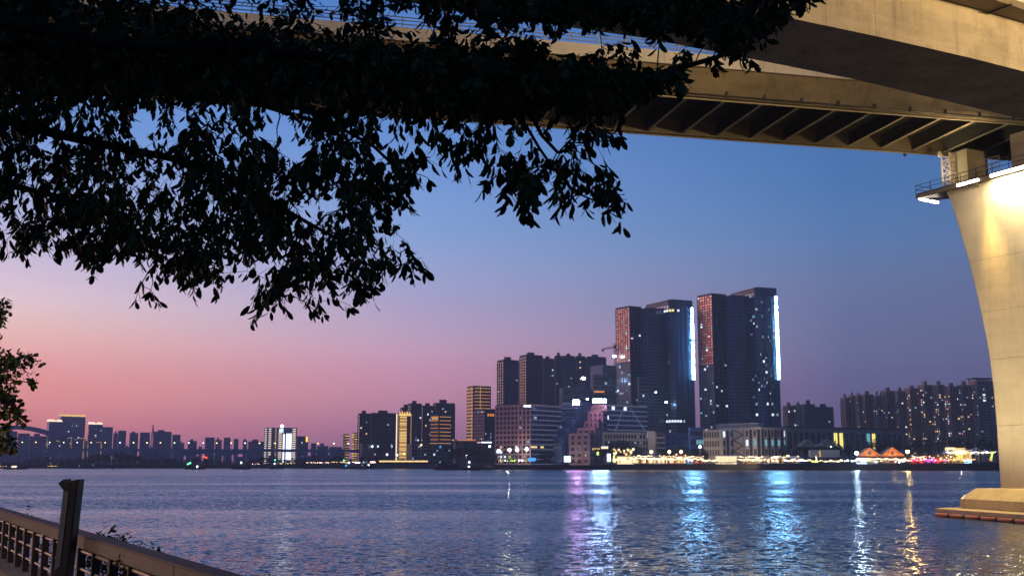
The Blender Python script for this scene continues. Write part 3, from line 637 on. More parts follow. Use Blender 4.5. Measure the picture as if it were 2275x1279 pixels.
# pile cap
cap = thing('pile_cap', 'yellow lit pile cap with sloping top carrying the bridge pier', 'pile cap', (58,126,0))
C1 = Vector((53.2,133.8,0)); Lc = 30; vc_ = Vector((-.172,.985,0)).normalized(); uc_ = Vector((vc_.y,-vc_.x,0))
def CP(t, u, z): return C1 - vc_*t + uc_*u + Vector((0,0,z))
mb = MB(); Wc = 14
base = [CP(0,0,.9), CP(Lc,0,.9), CP(Lc,Wc,.9), CP(0,Wc,.9)]
mb.add(base + [p+Vector((0,0,1.1)) for p in base] + [CP(.25,1.95,3.22), CP(Lc-.3,1.95,3.22), CP(Lc-.3,Wc-1.95,3.22), CP(.25,Wc-1.95,3.22)],
  [(0,1,2,3)] + [(i,4+i,4+(i+1)%4,(i+1)%4) for i in range(4)] + [(4+i,8+i,8+(i+1)%4,4+(i+1)%4) for i in range(4)] + [(11,10,9,8)])
part('cap_block', mb, cap_conc, cap, bev=.06)
dk = thing('fender_dock', 'low dock with orange fenders floating around the pile cap', 'dock', (56,126,0))
mb = MB(); dq = [CP(-1.5,-3.6,.45), CP(Lc+3,-3.6,.45), CP(Lc+3,Wc+3,.45), CP(-1.5,Wc+3,.45)]
dq[0] = CP(.6,-3.6,.45); dq.append(CP(-2.2,-.6,.45))
mb.add(dq + [p+Vector((0,0,.44)) for p in dq], [tuple(range(5)), tuple(reversed(range(5,10)))] + [(i,5+i,5+(i+1)%5,(i+1)%5) for i in range(5)])
part('dock_slab', mb, cap_conc, dk)
for i in range(10):
    t = .9+i*3.05; mb = MB(); mb.tube([CP(t,-3.78,.22), CP(t+.12,-3.78,.22), CP(t+2.3,-3.78,.22), CP(t+2.42,-3.78,.22)], [.12,.21,.21,.12], 10); part('fender', mb, orange_fender, dk, smooth=True)
    mb = MB(); mb.ball(CP(t+2.73,-3.72,.2), .26, 8, 5); part('fender_joint', mb, dark_metal, dk)
spot('cap_flood', E0-u_*1.0+v_*1.5+Vector((0,0,ZP-1.2)), CP(6,2,2), 36000, (1.0,.62,.16), 42, .8, .4)
# high-mast lamps of the near bank beyond the picture, which light the bridge sides
def mast(x, y, z, aim, watts, ang):
    o = thing('high_mast_lamp', 'tall mast lamp lighting the bridge side from %s' % ('the near bank' if y < 10 else 'beside the ramp'), 'lamp mast', (x, y, .3))
    b = MB(); b.tube([(x,y,-.3),(x,y,z*.5),(x,y,z)], [.5,.36,.22], 8); part('pole', b, metal_grey, o)
    b = MB(); b.tube([(x,y,z+.02),(x,y,z+.5)], [1.0,.8], 10); part('lamp_ring', b, dark_metal, o)
    spot('mast_light', (x, y, z-.6), aim, watts, WARM, ang, .7, .8)
mast(86, 34, 39, (26,64,34), 300000, 80)
spot('soffit_fill', (60,5,4), (33,73,32), 14000, WARM, 70, .8, .6)  # unseen uplight added to warm the ramp soffit, not part of a mast
mast(62, 4, 46, BP(30, OFF, ZB+2), 190000, 60)
# ------------------------------------------------------------------ the city across the river
def Lfr(ft): return Fr((ft[0].x, ft[0].y), (ft[1].x, ft[1].y), GZ)      # left face L -> C
def Rfr(ft): return Fr((ft[1].x, ft[1].y), (ft[2].x, ft[2].y), GZ)      # right face C -> R
def bthing(name, label, cat, ft, group=None):
    return thing(name, label, cat, (ft[1].x, ft[1].y, GZ), group)
def rows(z, g): return int((z - GZ - g['z0'])/g['fh'])
# --- the two office towers
def office(pxs, wing, main, tops, Y, label, seed, lower=None):
    ft = foot(*wing, Y+14, 40); zt = zpix(wing[1], tops[0], Y+14)
    r = bthing('office_tower', label, 'skyscraper', foot(*main, Y, 34), 'twin office towers')
    mass(r, 'wing', ft, GZ, zt, dark_wall, 1.2)
    zsplit = zpix(wing[1], lower or 795, Y)
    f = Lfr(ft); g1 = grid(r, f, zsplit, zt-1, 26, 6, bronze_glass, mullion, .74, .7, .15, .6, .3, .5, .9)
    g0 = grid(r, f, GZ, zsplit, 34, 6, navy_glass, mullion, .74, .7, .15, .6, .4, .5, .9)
    light(g1, 9, [E_soft, E_white], seed=seed); light(g0, 16, [E_soft, E_white, E_teal], seed=seed+1)
    f = Rfr(ft); g = grid(r, f, GZ, zt-8, 44, 3, dark_pane, dark_wall, .5, .5, .1, .3, 0, .5); light(g, 7, [E_soft, E_white], rows=(2, 40), seed=seed+2)
    # slim link block and the glass shaft
    ft = foot(pxs[0], pxs[1], main[1]-8, Y+6, 34); zl = zpix(pxs[1], tops[1], Y)
    mass(r, 'link_block', ft, GZ, zl, dark_wall, 1.0); grid(r, Lfr(ft), GZ, zl-2, 48, 2, blue_glass, mull_blue, .8, .6, .12, .5, .3, .5, .8); grid(r, Rfr(ft), GZ, zl-2, 48, 5, navy_glass, mullion, .8, .6, .12, .5, .3, .5, .8)
    ft = foot(*main, Y, 34); zt = zpix(main[1], tops[2], Y); C = ft[1]
    # rounded near corner: cut it back with a short facet
    a = C + (ft[0]-C).normalized()*5; b = C + (ft[2]-C).normalized()*5
    mass(r, 'glass_shaft', [ft[0], a, b, ft[2], ft[3]], GZ, zt-7, navy_glass)
    mass(r, 'crown_wall', [p+(ft[3]-C)*.015 for p in (ft[0], a, b)] + [ft[2]+(ft[0]-C)*.02, ft[3]-(ft[3]-C)*.02], zt-7.02, zt-.3, dark_wall)
    q = MB(); pp = ccw([(p.x, p.y) for p in (ft[0], a, b, ft[2], ft[3])])
    for p0, p1 in zip(pp, pp[1:]+pp[:1]):
        fq = Fr(p0, p1, 0); n = max(1, int(fq.W/4.2))
        for i in range(n+1): q.box(fq, fq.W*i/n-.5, fq.W*i/n+.5, -.1, .6, zt-7.02, zt-.8)
        q.box(fq, -.05, fq.W+.05, -.14, .7, zt-.82, zt); q.box(fq, -.05, fq.W+.05, -.14, .7, zt-4.3, zt-3.5)
    part('crown_screen', q, mullion, r)
    fl = Fr((ft[0].x, ft[0].y), (a.x, a.y), GZ); fm = Fr((a.x, a.y), (b.x, b.y), GZ); fr = Fr((b.x, b.y), (ft[2].x, ft[2].y), GZ)
    gl = grid(r, fl, GZ+10, zt-8, 46, 9, navy_glass, mullion, .78, .68, .12, .55, .28, .45, .8)
    gm = grid(r, fm, GZ+10, zt-8, 46, 2, navy_glass, mullion, .78, .68, .12, .3, .28, .45, .8)
    gr = grid(r, fr, GZ+10, zt-8, 46, 7, navy_glass, mullion, .78, .68, .12, .55, .28, .45, .8)
    for f_, n_ in ((fl, 3), (fr, 2)):      # proud dark bars between the window bays, in place of shaded recesses
        for k in range(n_):
            q = MB(); uu = f_.W*(k+1)/(n_+1); q.box(f_, uu-.9, uu+.9, -.66, .1, 12, zt-GZ-8.2); part('shade_bar', q, roof_dark, r)
    tp = (ft[0]+ft[2])/2; q = MB(); q.bar((tp.x,tp.y,zt-2.6),(tp.x,tp.y,zt+5),.5); part('roof_mast', q, dark_metal, r)
    belts = MB()
    for f_ in (fl, fm, fr):
        z = (zt-GZ)*.52; belts.box(f_, -.02, f_.W+.02, -.62, .2, z, z+3.2)
    part('plant_floor_band', belts, dark_wall, r)
    return r, gl, gm, gr, fr, zt
Y1, Y2 = 1400.0, 1352.0
t1, g1l, g1m, g1r, f1r, z1 = office((1428,1443), (1372,1403,1430), (1441,1497,1545), (681,683,664), Y1, 'dark glass office tower beside the tower crane, its windows mostly unlit', 11, 800)
i = rows(zpix(1490,685,Y1), g1l); rowlit(g1l, i, [4,6,7,8], E_white); rowlit(g1m, i, [0,1], E_yellow); rowlit(g1r, i, [1], E_white)
i = rows(zpix(1490,934,Y1), g1l); rowlit(g1l, i, [5,6,7,8], E_white); rowlit(g1m, i, [0,1], E_white); rowlit(g1r, i, [0,1,2], E_white)
light(g1l, 7, [E_soft], rows=(0,16), seed=3)
t2, g2l, g2m, g2r, f2r, z2 = office((1620,1634), (1557,1590,1622), (1634,1692,1736), (653,655,637), Y2, 'tallest dark glass office tower, dotted with many lit windows', 21, 806)
light(g2l, 34, [E_white, E_white, E_soft, E_teal], seed=31); light(g2l, 8, [E_white, E_soft], rows=(0,12), seed=32); light(g2m, 6, [E_white, E_soft], seed=33); light(g2r, 22, [E_white, E_soft, E_soft], seed=34)
light(g2l, 40, [E_dim], seed=35); light(g2r, 20, [E_dim], seed=36); light(g1l, 14, [E_dim], seed=37)
light(g2l, 1, [E_orange], rows=(26,30), seed=5); light(g2l, 2, [E_yellow], rows=(8,22), seed=6)
def glyph(mb, fr, u, v, w, h, seed):
    r_ = random.Random(seed); t = .22
    def st(x0, x1, y0, y1): mb.box(fr, u+w*x0, u+w*x1, -2.3, -1.75, v+h*y0, v+h*y1)
    st(.0,1,.76,.76+t); st(.0,1,.0,t); st(.36,.36+t+.08,.0,.98)
    if r_.random() < .6: st(0,1,.38,.38+t)
    else: st(0,.45,.38,.38+t*.9); st(.62,1,.42,.62)
    if r_.random() < .6: st(0,t,.0,.98)
    if r_.random() < .6: st(1-t,1,.0,.98)
def tower_sign(fr, y_top, y_bot, px, Y, breaks, label, seed):
    zt, zb = zpix(px, y_top, Y)-GZ, zpix(px, y_bot, Y)-GZ; u0 = fr.W-3.9; w = 3.8; hgt = zt-zb
    r = thing('vertical_sign', label, 'lit sign', tuple(fr.pt(u0, -1.5, zb)))
    b = MB(); b.box(fr, u0-.25, u0+w+.25, -1.7, -1.35, zb-.4, zt+.4); part('backing', b, em('sign_backing_%d' % seed, (70,170,215), 1.1), r)
    b = MB()
    for k in range(8): b.box(fr, u0+.3, u0+w-.3, -1.34, .1, zb+hgt*(k+.5)/8-.2, zb+hgt*(k+.5)/8+.2)
    part('bracket', b, dark_metal, r, kind='stuff')
    for k, (a, c, kind) in enumerate(breaks):
        b = MB(); v0 = zt - hgt*c; v1 = zt - hgt*a
        if kind == 'o':   # round mark
            n = 14; cx_, cz_ = u0+w/2, (v0+v1)/2; pts = []
            for yy in (-2.3, -1.75): pts += [fr.pt(cx_+w*.5*math.sin(2*math.pi*j/n), yy, cz_+(v1-v0)*.5*math.cos(2*math.pi*j/n)) for j in range(n)]
            b.add(pts, [tuple(range(n)), tuple(reversed(range(n, 2*n)))] + [((j+1)%n, j, n+j, n+(j+1)%n) for j in range(n)])
            part('emblem', b, E_cyan, r)
        else:
            glyph(b, fr, u0, v0, w, v1-v0, seed*100+k); part('character', b, E_cyan, r)
bk = [(0,.08,'o'),(.085,.16,'o'),(.175,.195,'g')] + [(.21+i*.079, .21+i*.079+.069, 'g') for i in range(3)] + [(.475+i*.075, .475+i*.075+.069, 'g') for i in range(7)]
tower_sign(f1r, 680, 842, 1538, Y1, bk, 'glowing blue white vertical sign on the corner of the mostly unlit office tower', 1)
bk = [(0,.085,'o'),(.09,.178,'o'),(.19,.208,'g')] + [(.216+i*.0785, .216+i*.0785+.066, 'g') for i in range(10)]
tower_sign(f2r, 655, 843, 1730, Y2, bk, 'glowing blue white vertical sign of square characters on the tallest office tower', 2)
# --- apartment towers
def flat(pl, pc, pr, top, Y, alpha, label, group, lm, rm, nlit, seed, lc=3, rc=4, litm=None, wall=dark_wall, cap=True, name='apartment_tower', fl=6.1, frame=None, glow=None):
    ft = foot(pl, pc, pr, Y, alpha); zt = zpix(pc, top, Y); r = bthing(name, label, 'apartment block', ft, group)
    mass(r, 'wall', ft, GZ, zt, wall, 1.3); fh = fl/2460*Y*1.02; nf = max(3, int((zt-GZ)/fh)); gs = []
    litm = litm or [E_white, E_soft, E_warm, E_soft]; frame = frame or wall
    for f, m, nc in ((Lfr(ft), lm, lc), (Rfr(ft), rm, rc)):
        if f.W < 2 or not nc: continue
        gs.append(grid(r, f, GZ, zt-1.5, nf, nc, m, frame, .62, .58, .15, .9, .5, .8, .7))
    if cap and gs:
        C = ft[1]; c0 = C+(ft[3]-C)*.25; h = 5.5+rnd.uniform(-1,2)
        mass(r, 'lift_house', [c0+(ft[0]-C)*.3, c0, c0+(ft[2]-C)*.35, c0+(ft[2]-C)*.35+(ft[0]-C)*.3], zt-.05, zt+h, wall)
    for k, g in enumerate(gs):
        n = nlit if isinstance(nlit, int) else nlit[min(k, len(nlit)-1)]
        light(g, n, litm, rows=(0, nf-1), seed=seed+k)
    return r, gs, ft, zt
GA = 'dark apartment towers rising behind the stepped offices'
for a in ((1105,1119,1152,800,1690,30,'end apartment tower of the tall dark row, closest to the copper striped tower',(5,2)),
          (1155,1170,1206,789,1720,30,'tallest apartment tower of the dark row with a blank purple side wall',(3,1)),
          (1206,1210,1231,797,1690,30,'apartment tower with a stack of bright windows, third of the dark row',(2,9)),
          (1233,1236,1252,791,1740,30,'narrow unlit apartment tower in the middle of the dark row',(1,3)),
          (1253,1256,1278,791,1690,30,'apartment tower behind the upper floodlight, between the narrow one and the next two',(2,9)),
          (1280,1283,1302,792,1700,30,'apartment tower just beside the upper floodlight, last but one of the dark row',(2,8)),
          (1304,1311,1348,793,1690,30,'last apartment tower of the dark row, with a yellow window beneath the crane',(3,7))):
    flat(*a[:6], a[6], GA, dark_pane, navy_glass, a[7], a[0], 3, 4)
# construction block and dark podium volumes behind the stepped offices
ft = foot(1313,1341,1372,1490,35); r = bthing('concrete_core_building', 'unfinished lilac grey building under the tower crane', 'building', ft)
mass(r, 'upper_volume', ft, GZ, zpix(1340,812,1490), lilac_wall, 1.0)
ft = foot(1316,1320,1404,1462,20); zt = zpix(1320,833,1462); mass(r, 'lower_volume', ft, GZ, zt, dark_wall, 1.0)
g = grid(r, Rfr(ft), zt-30, zt-2, 5, 14, dark_pane, dark_wall, .8, .5, .15, 0, .4); rowlit(g, 1, [0,1,2,3], E_orange, .4); rowlit(g, 1, [8,9,10,11], E_teal, .4); rowlit(g, 3, [12], E_white); rowlit(g, 3, [4], E_soft)
ft = foot(1243,1252,1320,1470,20); zt = zpix(1260,862,1470); r = bthing('plain_block', 'plain navy block behind the pink sign and the lower floodlight', 'building', ft); mass(r, 'wall', ft, GZ, zt, dark_wall, .8)
g = grid(r, Rfr(ft), GZ+20, zt-1, 8, 12, dark_pane, dark_wall, .6, .4, .1, .2, .2)
# --- banded stepped offices
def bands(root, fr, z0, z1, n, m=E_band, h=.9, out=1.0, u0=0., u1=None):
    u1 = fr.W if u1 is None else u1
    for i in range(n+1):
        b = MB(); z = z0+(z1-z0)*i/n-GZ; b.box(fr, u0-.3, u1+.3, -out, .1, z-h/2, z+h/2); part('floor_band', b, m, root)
YE = 1330.0
ft = foot(1101,1178,1264,YE,52); zt = zpix(1178,898,YE); r = bthing('red_clad_office', 'office block with pink red side and blue banded front topped by a small white sign', 'office building', ft)
mass(r, 'wall', ft, GZ, zt, red_brick, .8)
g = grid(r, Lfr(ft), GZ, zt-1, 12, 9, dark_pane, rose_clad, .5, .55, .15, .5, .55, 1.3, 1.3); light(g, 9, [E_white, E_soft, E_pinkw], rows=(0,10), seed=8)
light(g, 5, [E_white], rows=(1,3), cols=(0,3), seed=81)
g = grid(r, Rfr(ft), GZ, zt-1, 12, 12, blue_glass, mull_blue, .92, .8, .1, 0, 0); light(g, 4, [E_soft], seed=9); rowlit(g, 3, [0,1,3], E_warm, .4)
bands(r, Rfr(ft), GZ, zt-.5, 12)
ft = foot(1317,1346,1438,YE-6,46); zt = zpix(1346,899,YE); r = bthing('stepped_office', 'glass office with white floor bands, diagonal braces and stepped pink red terraces', 'office building', ft)
mass(r, 'wall', ft, GZ, zt, red_brick, .8)
fR = Rfr(ft); g = grid(r, fR, GZ, zt-1, 12, 14, blue_glass, mull_blue, .92, .8, .1, 0, 0); light(g, 5, [E_white, E_soft], seed=10); rowlit(g, 11, [2,6], E_white)
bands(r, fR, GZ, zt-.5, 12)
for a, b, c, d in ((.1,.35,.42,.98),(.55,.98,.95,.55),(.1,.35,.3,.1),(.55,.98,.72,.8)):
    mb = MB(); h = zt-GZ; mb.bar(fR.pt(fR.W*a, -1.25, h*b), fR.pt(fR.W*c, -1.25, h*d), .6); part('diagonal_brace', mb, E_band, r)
fL = Lfr(ft); g = grid(r, fL, GZ, zt-1, 12, 4, dark_pane, rose_clad, .22, .4, .1, .25, .3, 4.5, 2.6)
for (a, b, c, top) in ((1309,1338,1350,913),(1300,1328,1345,935),(1284,1322,1340,950),(1266,1308,1330,962)):
    f2 = foot(a, b, c, YE-14-(1350-b)*.25, 46); z = zpix(b, top, YE-20); mass(r, 'terrace', f2, GZ, z, red_brick, .9)
    grid(r, Lfr(f2), GZ, z-1, max(2, int((z-GZ)/6)), 3, dark_pane, rose_clad, .3, .4, .12, .3, .3, 4., 2.2); grid(r, Rfr(f2), GZ, z-1, max(2, int((z-GZ)/6)), 3, blue_glass, mull_blue, .9, .7, .1, 0, .3)
r = None
ft = foot(1250,1292,1318,YE+22,46); zt = zpix(1292,893,YE+22); r = bthing('stair_stepped_office', 'blue banded office stepping down beside the pink sign', 'office building', ft); mass(r, 'wall', ft, GZ, zt, blue_wall, .6)
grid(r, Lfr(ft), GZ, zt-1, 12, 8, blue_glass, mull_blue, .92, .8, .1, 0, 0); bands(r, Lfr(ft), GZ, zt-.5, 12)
for (a, b, c, top) in ((1256,1280,1290,911),(1248,1270,1285,930),(1238,1258,1275,950),(1229,1248,1268,969)):
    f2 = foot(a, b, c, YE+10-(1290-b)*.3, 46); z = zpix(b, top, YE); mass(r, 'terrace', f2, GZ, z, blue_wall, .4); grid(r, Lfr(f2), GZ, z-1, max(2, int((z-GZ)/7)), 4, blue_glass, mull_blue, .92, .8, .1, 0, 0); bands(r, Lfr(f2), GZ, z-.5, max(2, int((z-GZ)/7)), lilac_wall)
def slab_sign(name, label, px0, px1, py0, py1, Y, m, mb_=None):
    a, b = P(px0, py1, Y), P(px1, py1, Y); zt = zpix(px0, py0, Y); f = Fr((a.x, a.y), (b.x, b.y), a.z); r = thing(name, label, 'lit sign', tuple(a))
    n = max(1, int((b-a).length/4.5)); q = MB(); q.box(f, -.4, f.W+.4, .02, .6, -.4, zt-a.z+.4); part('frame', q, dark_metal, r)
    for k in range(n):
        q = MB(); q.box(f, f.W*k/n+.15, f.W*(k+1)/n-.15, -.4, 0, 0, zt-a.z); part('panel', q, m, r)
    for k in (0.15, .85):
        q = MB(); q.box(f, f.W*k-.3, f.W*k+.3, .1, .5, -4, -.38); part('support', q, dark_metal, r)
    return r
slab_sign('roof_sign', 'blazing blue white roof sign on top of the stepped pink terraces', 1317, 1347, 886, 894, YE-8, E_sign_blue)
slab_sign('roof_sign', 'pink white glowing square roof sign on the blue stepped office', 1273, 1287, 888, 899, YE-4, E_sign_pink)
slab_sign('roof_sign', 'small white roof sign on the corner of the red clad office', 1163, 1180, 899, 904, YE-6, E_ledw)
# --- copper striped tower, low block, podium
def striped(pl, pc, pr, top, Y, alpha, label, group, strip, vert, faces='LR', n=None, name='striped_tower', wall=dark_wall, sw=.8, upper=None, u=(.06,.94)):
    ft = foot(pl, pc, pr, Y, alpha); zt = zpix(pc, top, Y); r = bthing(name, label, 'tower', ft, group); mass(r, 'wall', ft, GZ, zt, wall, 1.0)
    n = n or int((zt-GZ)/4.6); fs = [(Lfr(ft), 'L'), (Rfr(ft), 'R')]
    for f, k in fs:
        grid(r, f, GZ, zt-1, n, max(2, int(f.W/6)), dark_pane, wall, .7, .5, .1, .3, .3)
        if k not in faces: continue
        for i in range(n):
            z = (zt-GZ)*(i+.5)/n; uu = u if not upper or i > n*.4 else upper
            b = MB(); b.box(f, f.W*uu[0], f.W*uu[1], -1.3, -.2, z-sw/2, z+sw/2); part('light_strip', b, rnd.choice(strip), r)
    for f, k in fs:
        for kk, pos, m, w in vert:
            if kk == k:
                b = MB(); b.box(f, f.W*pos-w/2, f.W*pos+w/2, -1.7, -1.31, (zt-GZ)*.02, zt-GZ); part('edge_strip', b, m, r)
    return r, ft, zt
striped(1037,1051,1090,858,1560,24,'slim tower lined with copper balcony strips, standing alone against the pink sky','striped towers',[E_copper,E_copper,E_gold2],[('L',.93,E_gold2,.8),('R',.38,E_gold2,.7)])
ft = foot(1053,1076,1104,1500,42); zt = zpix(1076,909,1500); r = bthing('hotel_block', 'dark mid-rise block with rosy tiled side and small orange roof sign', 'building', ft); mass(r, 'wall', ft, GZ, zt, dark_wall, 1.0)
g = grid(r, Lfr(ft), GZ, zt-1, 16, 6, rose_clad, brown_wall, .6, .5, .2, .4, .3); light(g, 6, [E_soft, E_pinkw], seed=3); g = grid(r, Rfr(ft), GZ, zt-5, 16, 5, navy_glass, dark_wall, .6, .5, .2, .4, .3); light(g, 9, [E_white, E_soft], seed=4); rowlit(g, 15, [1,2,3], E_orange, .8)
ft = foot(1008,1012,1094,1480,14); zt = zpix(1012,977,1480); r = bthing('riverside_podium', 'long low dark podium edged with a copper light line', 'building', ft); mass(r, 'wall', ft, GZ, zt, dark_wall, .6)
f = Rfr(ft); grid(r, f, GZ, zt-1, 3, 12, dark_pane, dark_wall, .7, .5, .1)
b = MB(); b.box(f, f.W*.05, f.W*.55, -.8, -.1, zt-GZ-.7, zt-GZ+.5); part('light_strip', b, E_copper, r); b = MB(); b.box(f, f.W*.69, f.W*.98, -.9, -.15, zt-GZ-3.6, zt-GZ-1.9); part('light_strip', b, E_ledw, r); b = MB(); b.box(f, f.W*.58, f.W*.67, -.9, -.15, zt-GZ-3.8, zt-GZ-2.0); part('light_strip', b, E_pinkw, r)
# --- middle group, lit gold hotel and its dark neighbours
GB = 'dark apartment blocks around the gold striped tower'
flat(795,799,823,919,1860,22,'narrow blue block at the end of the dark middle group above the yellow banded houses',GB,navy_glass,navy_glass,(1,7),41,1,4)
r, gs, ft, zt = flat(823,827,884,918,1840,18,'wide unlit block with vertical ribs next to the gold tower',GB,dark_pane,dark_pane,(0,3),42,1,9)
flat(889,893,914,906,1850,22,'unlit slab just behind the crown of the gold tower',GB,dark_pane,navy_glass,(1,4),43,1,4)
flat(905,912,936,897,1830,25,'dark block rising behind the gold tower, with scattered lit windows',GB,dark_pane,navy_glass,(2,9),44,2,5)
flat(935,939,966,902,1850,20,'broad dark block between the gold tower and the copper banded flats',GB,dark_pane,navy_glass,(1,9),45,1,6)
flat(962,968,1010,896,1830,20,'dark block behind the copper banded flats, outermost toward the lone striped tower',GB,dark_pane,navy_glass,(1,8),46,1,7)
r, ft, zt = striped(880,886,913,918,1700,20,'gold lit tower with a glowing crown and white edge strips','striped towers',[E_gold,E_gold,E_gold2],[('L',.5,E_crown,3.2),('R',.97,E_gold2,.8)],'R',34,name='gold_tower',sw=1.5,u=(.05,.62))
f = Rfr(ft); b = MB(); b.box(f, 0, f.W, -1.5, 1, zt-GZ-3.4, zt-GZ-.4); part('crown_strip', b, E_gold, r)
for k in range(5):
    b = MB(); b.box(f, f.W*k/5+.4, f.W*(k+.5)/5, -1.3, 0, zt-GZ-.3, zt-GZ+2.2+(k%2)); part('crown_fin', b, E_gold, r)
r, ft, zt = striped(956,974,1001,921,1690,38,'mid-rise flats with copper banded balconies and a lit crown','striped towers',[E_gold2,E_copper],[],'LR',13,name='banded_flats',sw=.9,u=(.1,.98),upper=(.0,1))
f = Lfr(ft); b = MB(); b.box(f, f.W*.2, f.W*.95, -.9, 0, zt-GZ-7, zt-GZ-2); part('crown_strip', b, E_gold2, r)
striped(763,767,776,965,1950,20,'short yellow banded house beneath the narrow blue block, outer one','yellow banded houses',[E_gold,E_gold2],[],'R',11,name='banded_house',sw=1.5)
r, ft, zt = striped(784,788,803,962,1930,20,'yellow banded house with one tall bright white edge','yellow banded houses',[E_gold,E_gold2],[('R',.96,E_crown,3.0)],'LR',13,name='banded_house',sw=1.5)
striped(806,808,817,964,1930,20,'slim yellow banded house beside the bright white edge','yellow banded houses',[E_gold,E_gold2],[],'R',12,name='banded_house',sw=1.4)
ft = foot(800,806,880,1760,16); r = bthing('dark_riverside_block', 'low unlit block in front of the ribbed slab', 'building', ft); zt = zpix(806,985,1760); mass(r, 'wall', ft, GZ, zt, dark_wall, .5); g = grid(r, Rfr(ft), GZ, zt-1, 5, 12, dark_pane, dark_wall, .6, .5); light(g, 5, [E_soft, E_white], seed=2)
ft = foot(905,915,1008,1660,14); r = bthing('dark_riverside_block', 'low dark building below the banded flats with a small blue sign', 'building', ft); zt = zpix(915,986,1660); mass(r, 'wall', ft, GZ, zt, dark_wall, .5); g = grid(r, Rfr(ft), GZ, zt-1, 5, 14, dark_pane, grey_wall, .6, .5); light(g, 8, [E_soft, E_white, E_teal], seed=2); rowlit(g, 4, [9], E_bluepanel)
# --- white lit hotel behind the viaduct
ft = foot(587,592,660,2320,12); zt = zpix(592,950,2320); r = bthing('white_lit_hotel', 'hotel lit white and warm behind the far viaduct, crowned by a bright globe', 'hotel', ft); mass(r, 'wall', ft, GZ, zt, blue_wall, 1.0)
f = Rfr(ft); W_ = f.W
def ufrac(px): return (px-592)/(660-592)
for px0, px1, m, top in ((588.5,592.5,E_crown,0),(597,602.5,E_crown,0),(619,626,E_crown,9),(650,657,E_crown,0)):
    n = 17
    for i in range(n):
        z = (zt-GZ)*(i+.5)/n
        if zt-GZ-z < top: continue
        b = MB(); b.box(f, W_*ufrac(px0), W_*ufrac(px1), -1.2, -.1, z-.75, z+.75); part('light_strip', b, m, r)
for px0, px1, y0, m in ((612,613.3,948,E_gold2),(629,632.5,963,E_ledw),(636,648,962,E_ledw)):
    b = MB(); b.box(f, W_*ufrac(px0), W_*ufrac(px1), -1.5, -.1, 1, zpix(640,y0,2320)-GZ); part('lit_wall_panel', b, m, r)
b = MB(); c = f.pt(W_*ufrac(626.5), 2, zt-GZ+4); b.ball(c, 3.2, 12, 8); part('globe', b, E_bright, r); b = MB(); b.bar(f.pt(W_*ufrac(626.5), 2, zt-GZ-1), c, 1.2); part('globe_stem', b, dark_metal, r)
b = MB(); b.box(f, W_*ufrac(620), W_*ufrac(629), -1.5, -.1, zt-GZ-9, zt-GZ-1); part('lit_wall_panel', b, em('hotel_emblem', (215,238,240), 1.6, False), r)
ft = foot(658,662,685,2360,14); zt = zpix(662,969,2360); r = bthing('sign_block', 'dark block with upright orange sign next to the white lit hotel', 'building', ft); mass(r, 'wall', ft, GZ, zt, blue_wall, .8); g = grid(r, Rfr(ft), GZ, zt-1, 12, 6, navy_glass, blue_wall, .7, .5); light(g, 9, [E_white, E_soft], seed=4)
f = Rfr(ft); b = MB(); b.box(f, f.W*.78, f.W*.94, -1.4, -.1, zt-GZ-11, zt-GZ); part('upright_sign', b, em('orange_sign', (255,190,80), 2.5, False), r)
# --- far skyline under the sunset
GF = 'far bluish towers on the skyline beyond the viaduct'
def crown_tower(pl, pc, pr, top, Y, label, m, dome):
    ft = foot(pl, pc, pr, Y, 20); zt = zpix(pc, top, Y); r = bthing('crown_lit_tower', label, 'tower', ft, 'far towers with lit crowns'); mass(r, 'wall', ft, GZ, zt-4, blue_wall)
    for f, nc in ((Lfr(ft), 2), (Rfr(ft), 5)):
        g = grid(r, f, GZ, zt-5, 24, nc, blue_glass, blue_wall, .6, .5, .15, .5, .3); light(g, 4, [E_soft, E_white], seed=int(pl))
        for kk in range(2 if nc > 2 else 1):
            b = MB(); a0 = f.W*(.0 if kk == 0 else .52); a1 = f.W*(.48 if kk == 0 else 1.0) if nc > 2 else f.W
            if dome:
                n = 7; cx_, hw_ = (a0+a1)/2, (a1-a0)/2; pr_ = [(cx_+hw_*math.cos(math.pi*j/n), 5.5*math.sin(math.pi*j/n)) for j in range(n+1)]
                b.add([f.pt(x, yy, zt-GZ-4+h) for yy in (-1.5, 4) for x, h in pr_], [tuple(range(n+1)), tuple(reversed(range(n+1, 2*n+2)))] + [(j+1, j, n+1+j, n+2+j) for j in range(n)] + [(0, n, 2*n+1, n+1)])
            else: b.box(f, a0, a1, -1.5, 3, zt-GZ-4, zt-GZ)
            part('lit_crown', b, m, r)
        b = MB(); b.box(f, f.W*.6, f.W, -.9, -.1, (zt-GZ)*.52, (zt-GZ)*.52+1.4); part('light_strip', b, E_gold2, r)
        b = MB(); b.box(f, f.W-1.2, f.W, -.95, -.1, 6, (zt-GZ)*.5); part('light_strip', b, E_gold2, r)
crown_tower(104,108,137,932,2650,'far tower with two domed white crowns at the end of the arch bridge',E_crown,True)
crown_tower(130,134,160,920,2720,'taller far tower with flat gold crown, on the arch bridge side of its twin',E_gold,False)
crown_tower(159,161,188,921,2700,'far tower with flat gold crown, the twin nearer the open gap',E_gold,False)
crown_tower(196,198,227,938,2660,'far tower with two domed white crowns standing apart past the gold crowned twins',E_crown,True)
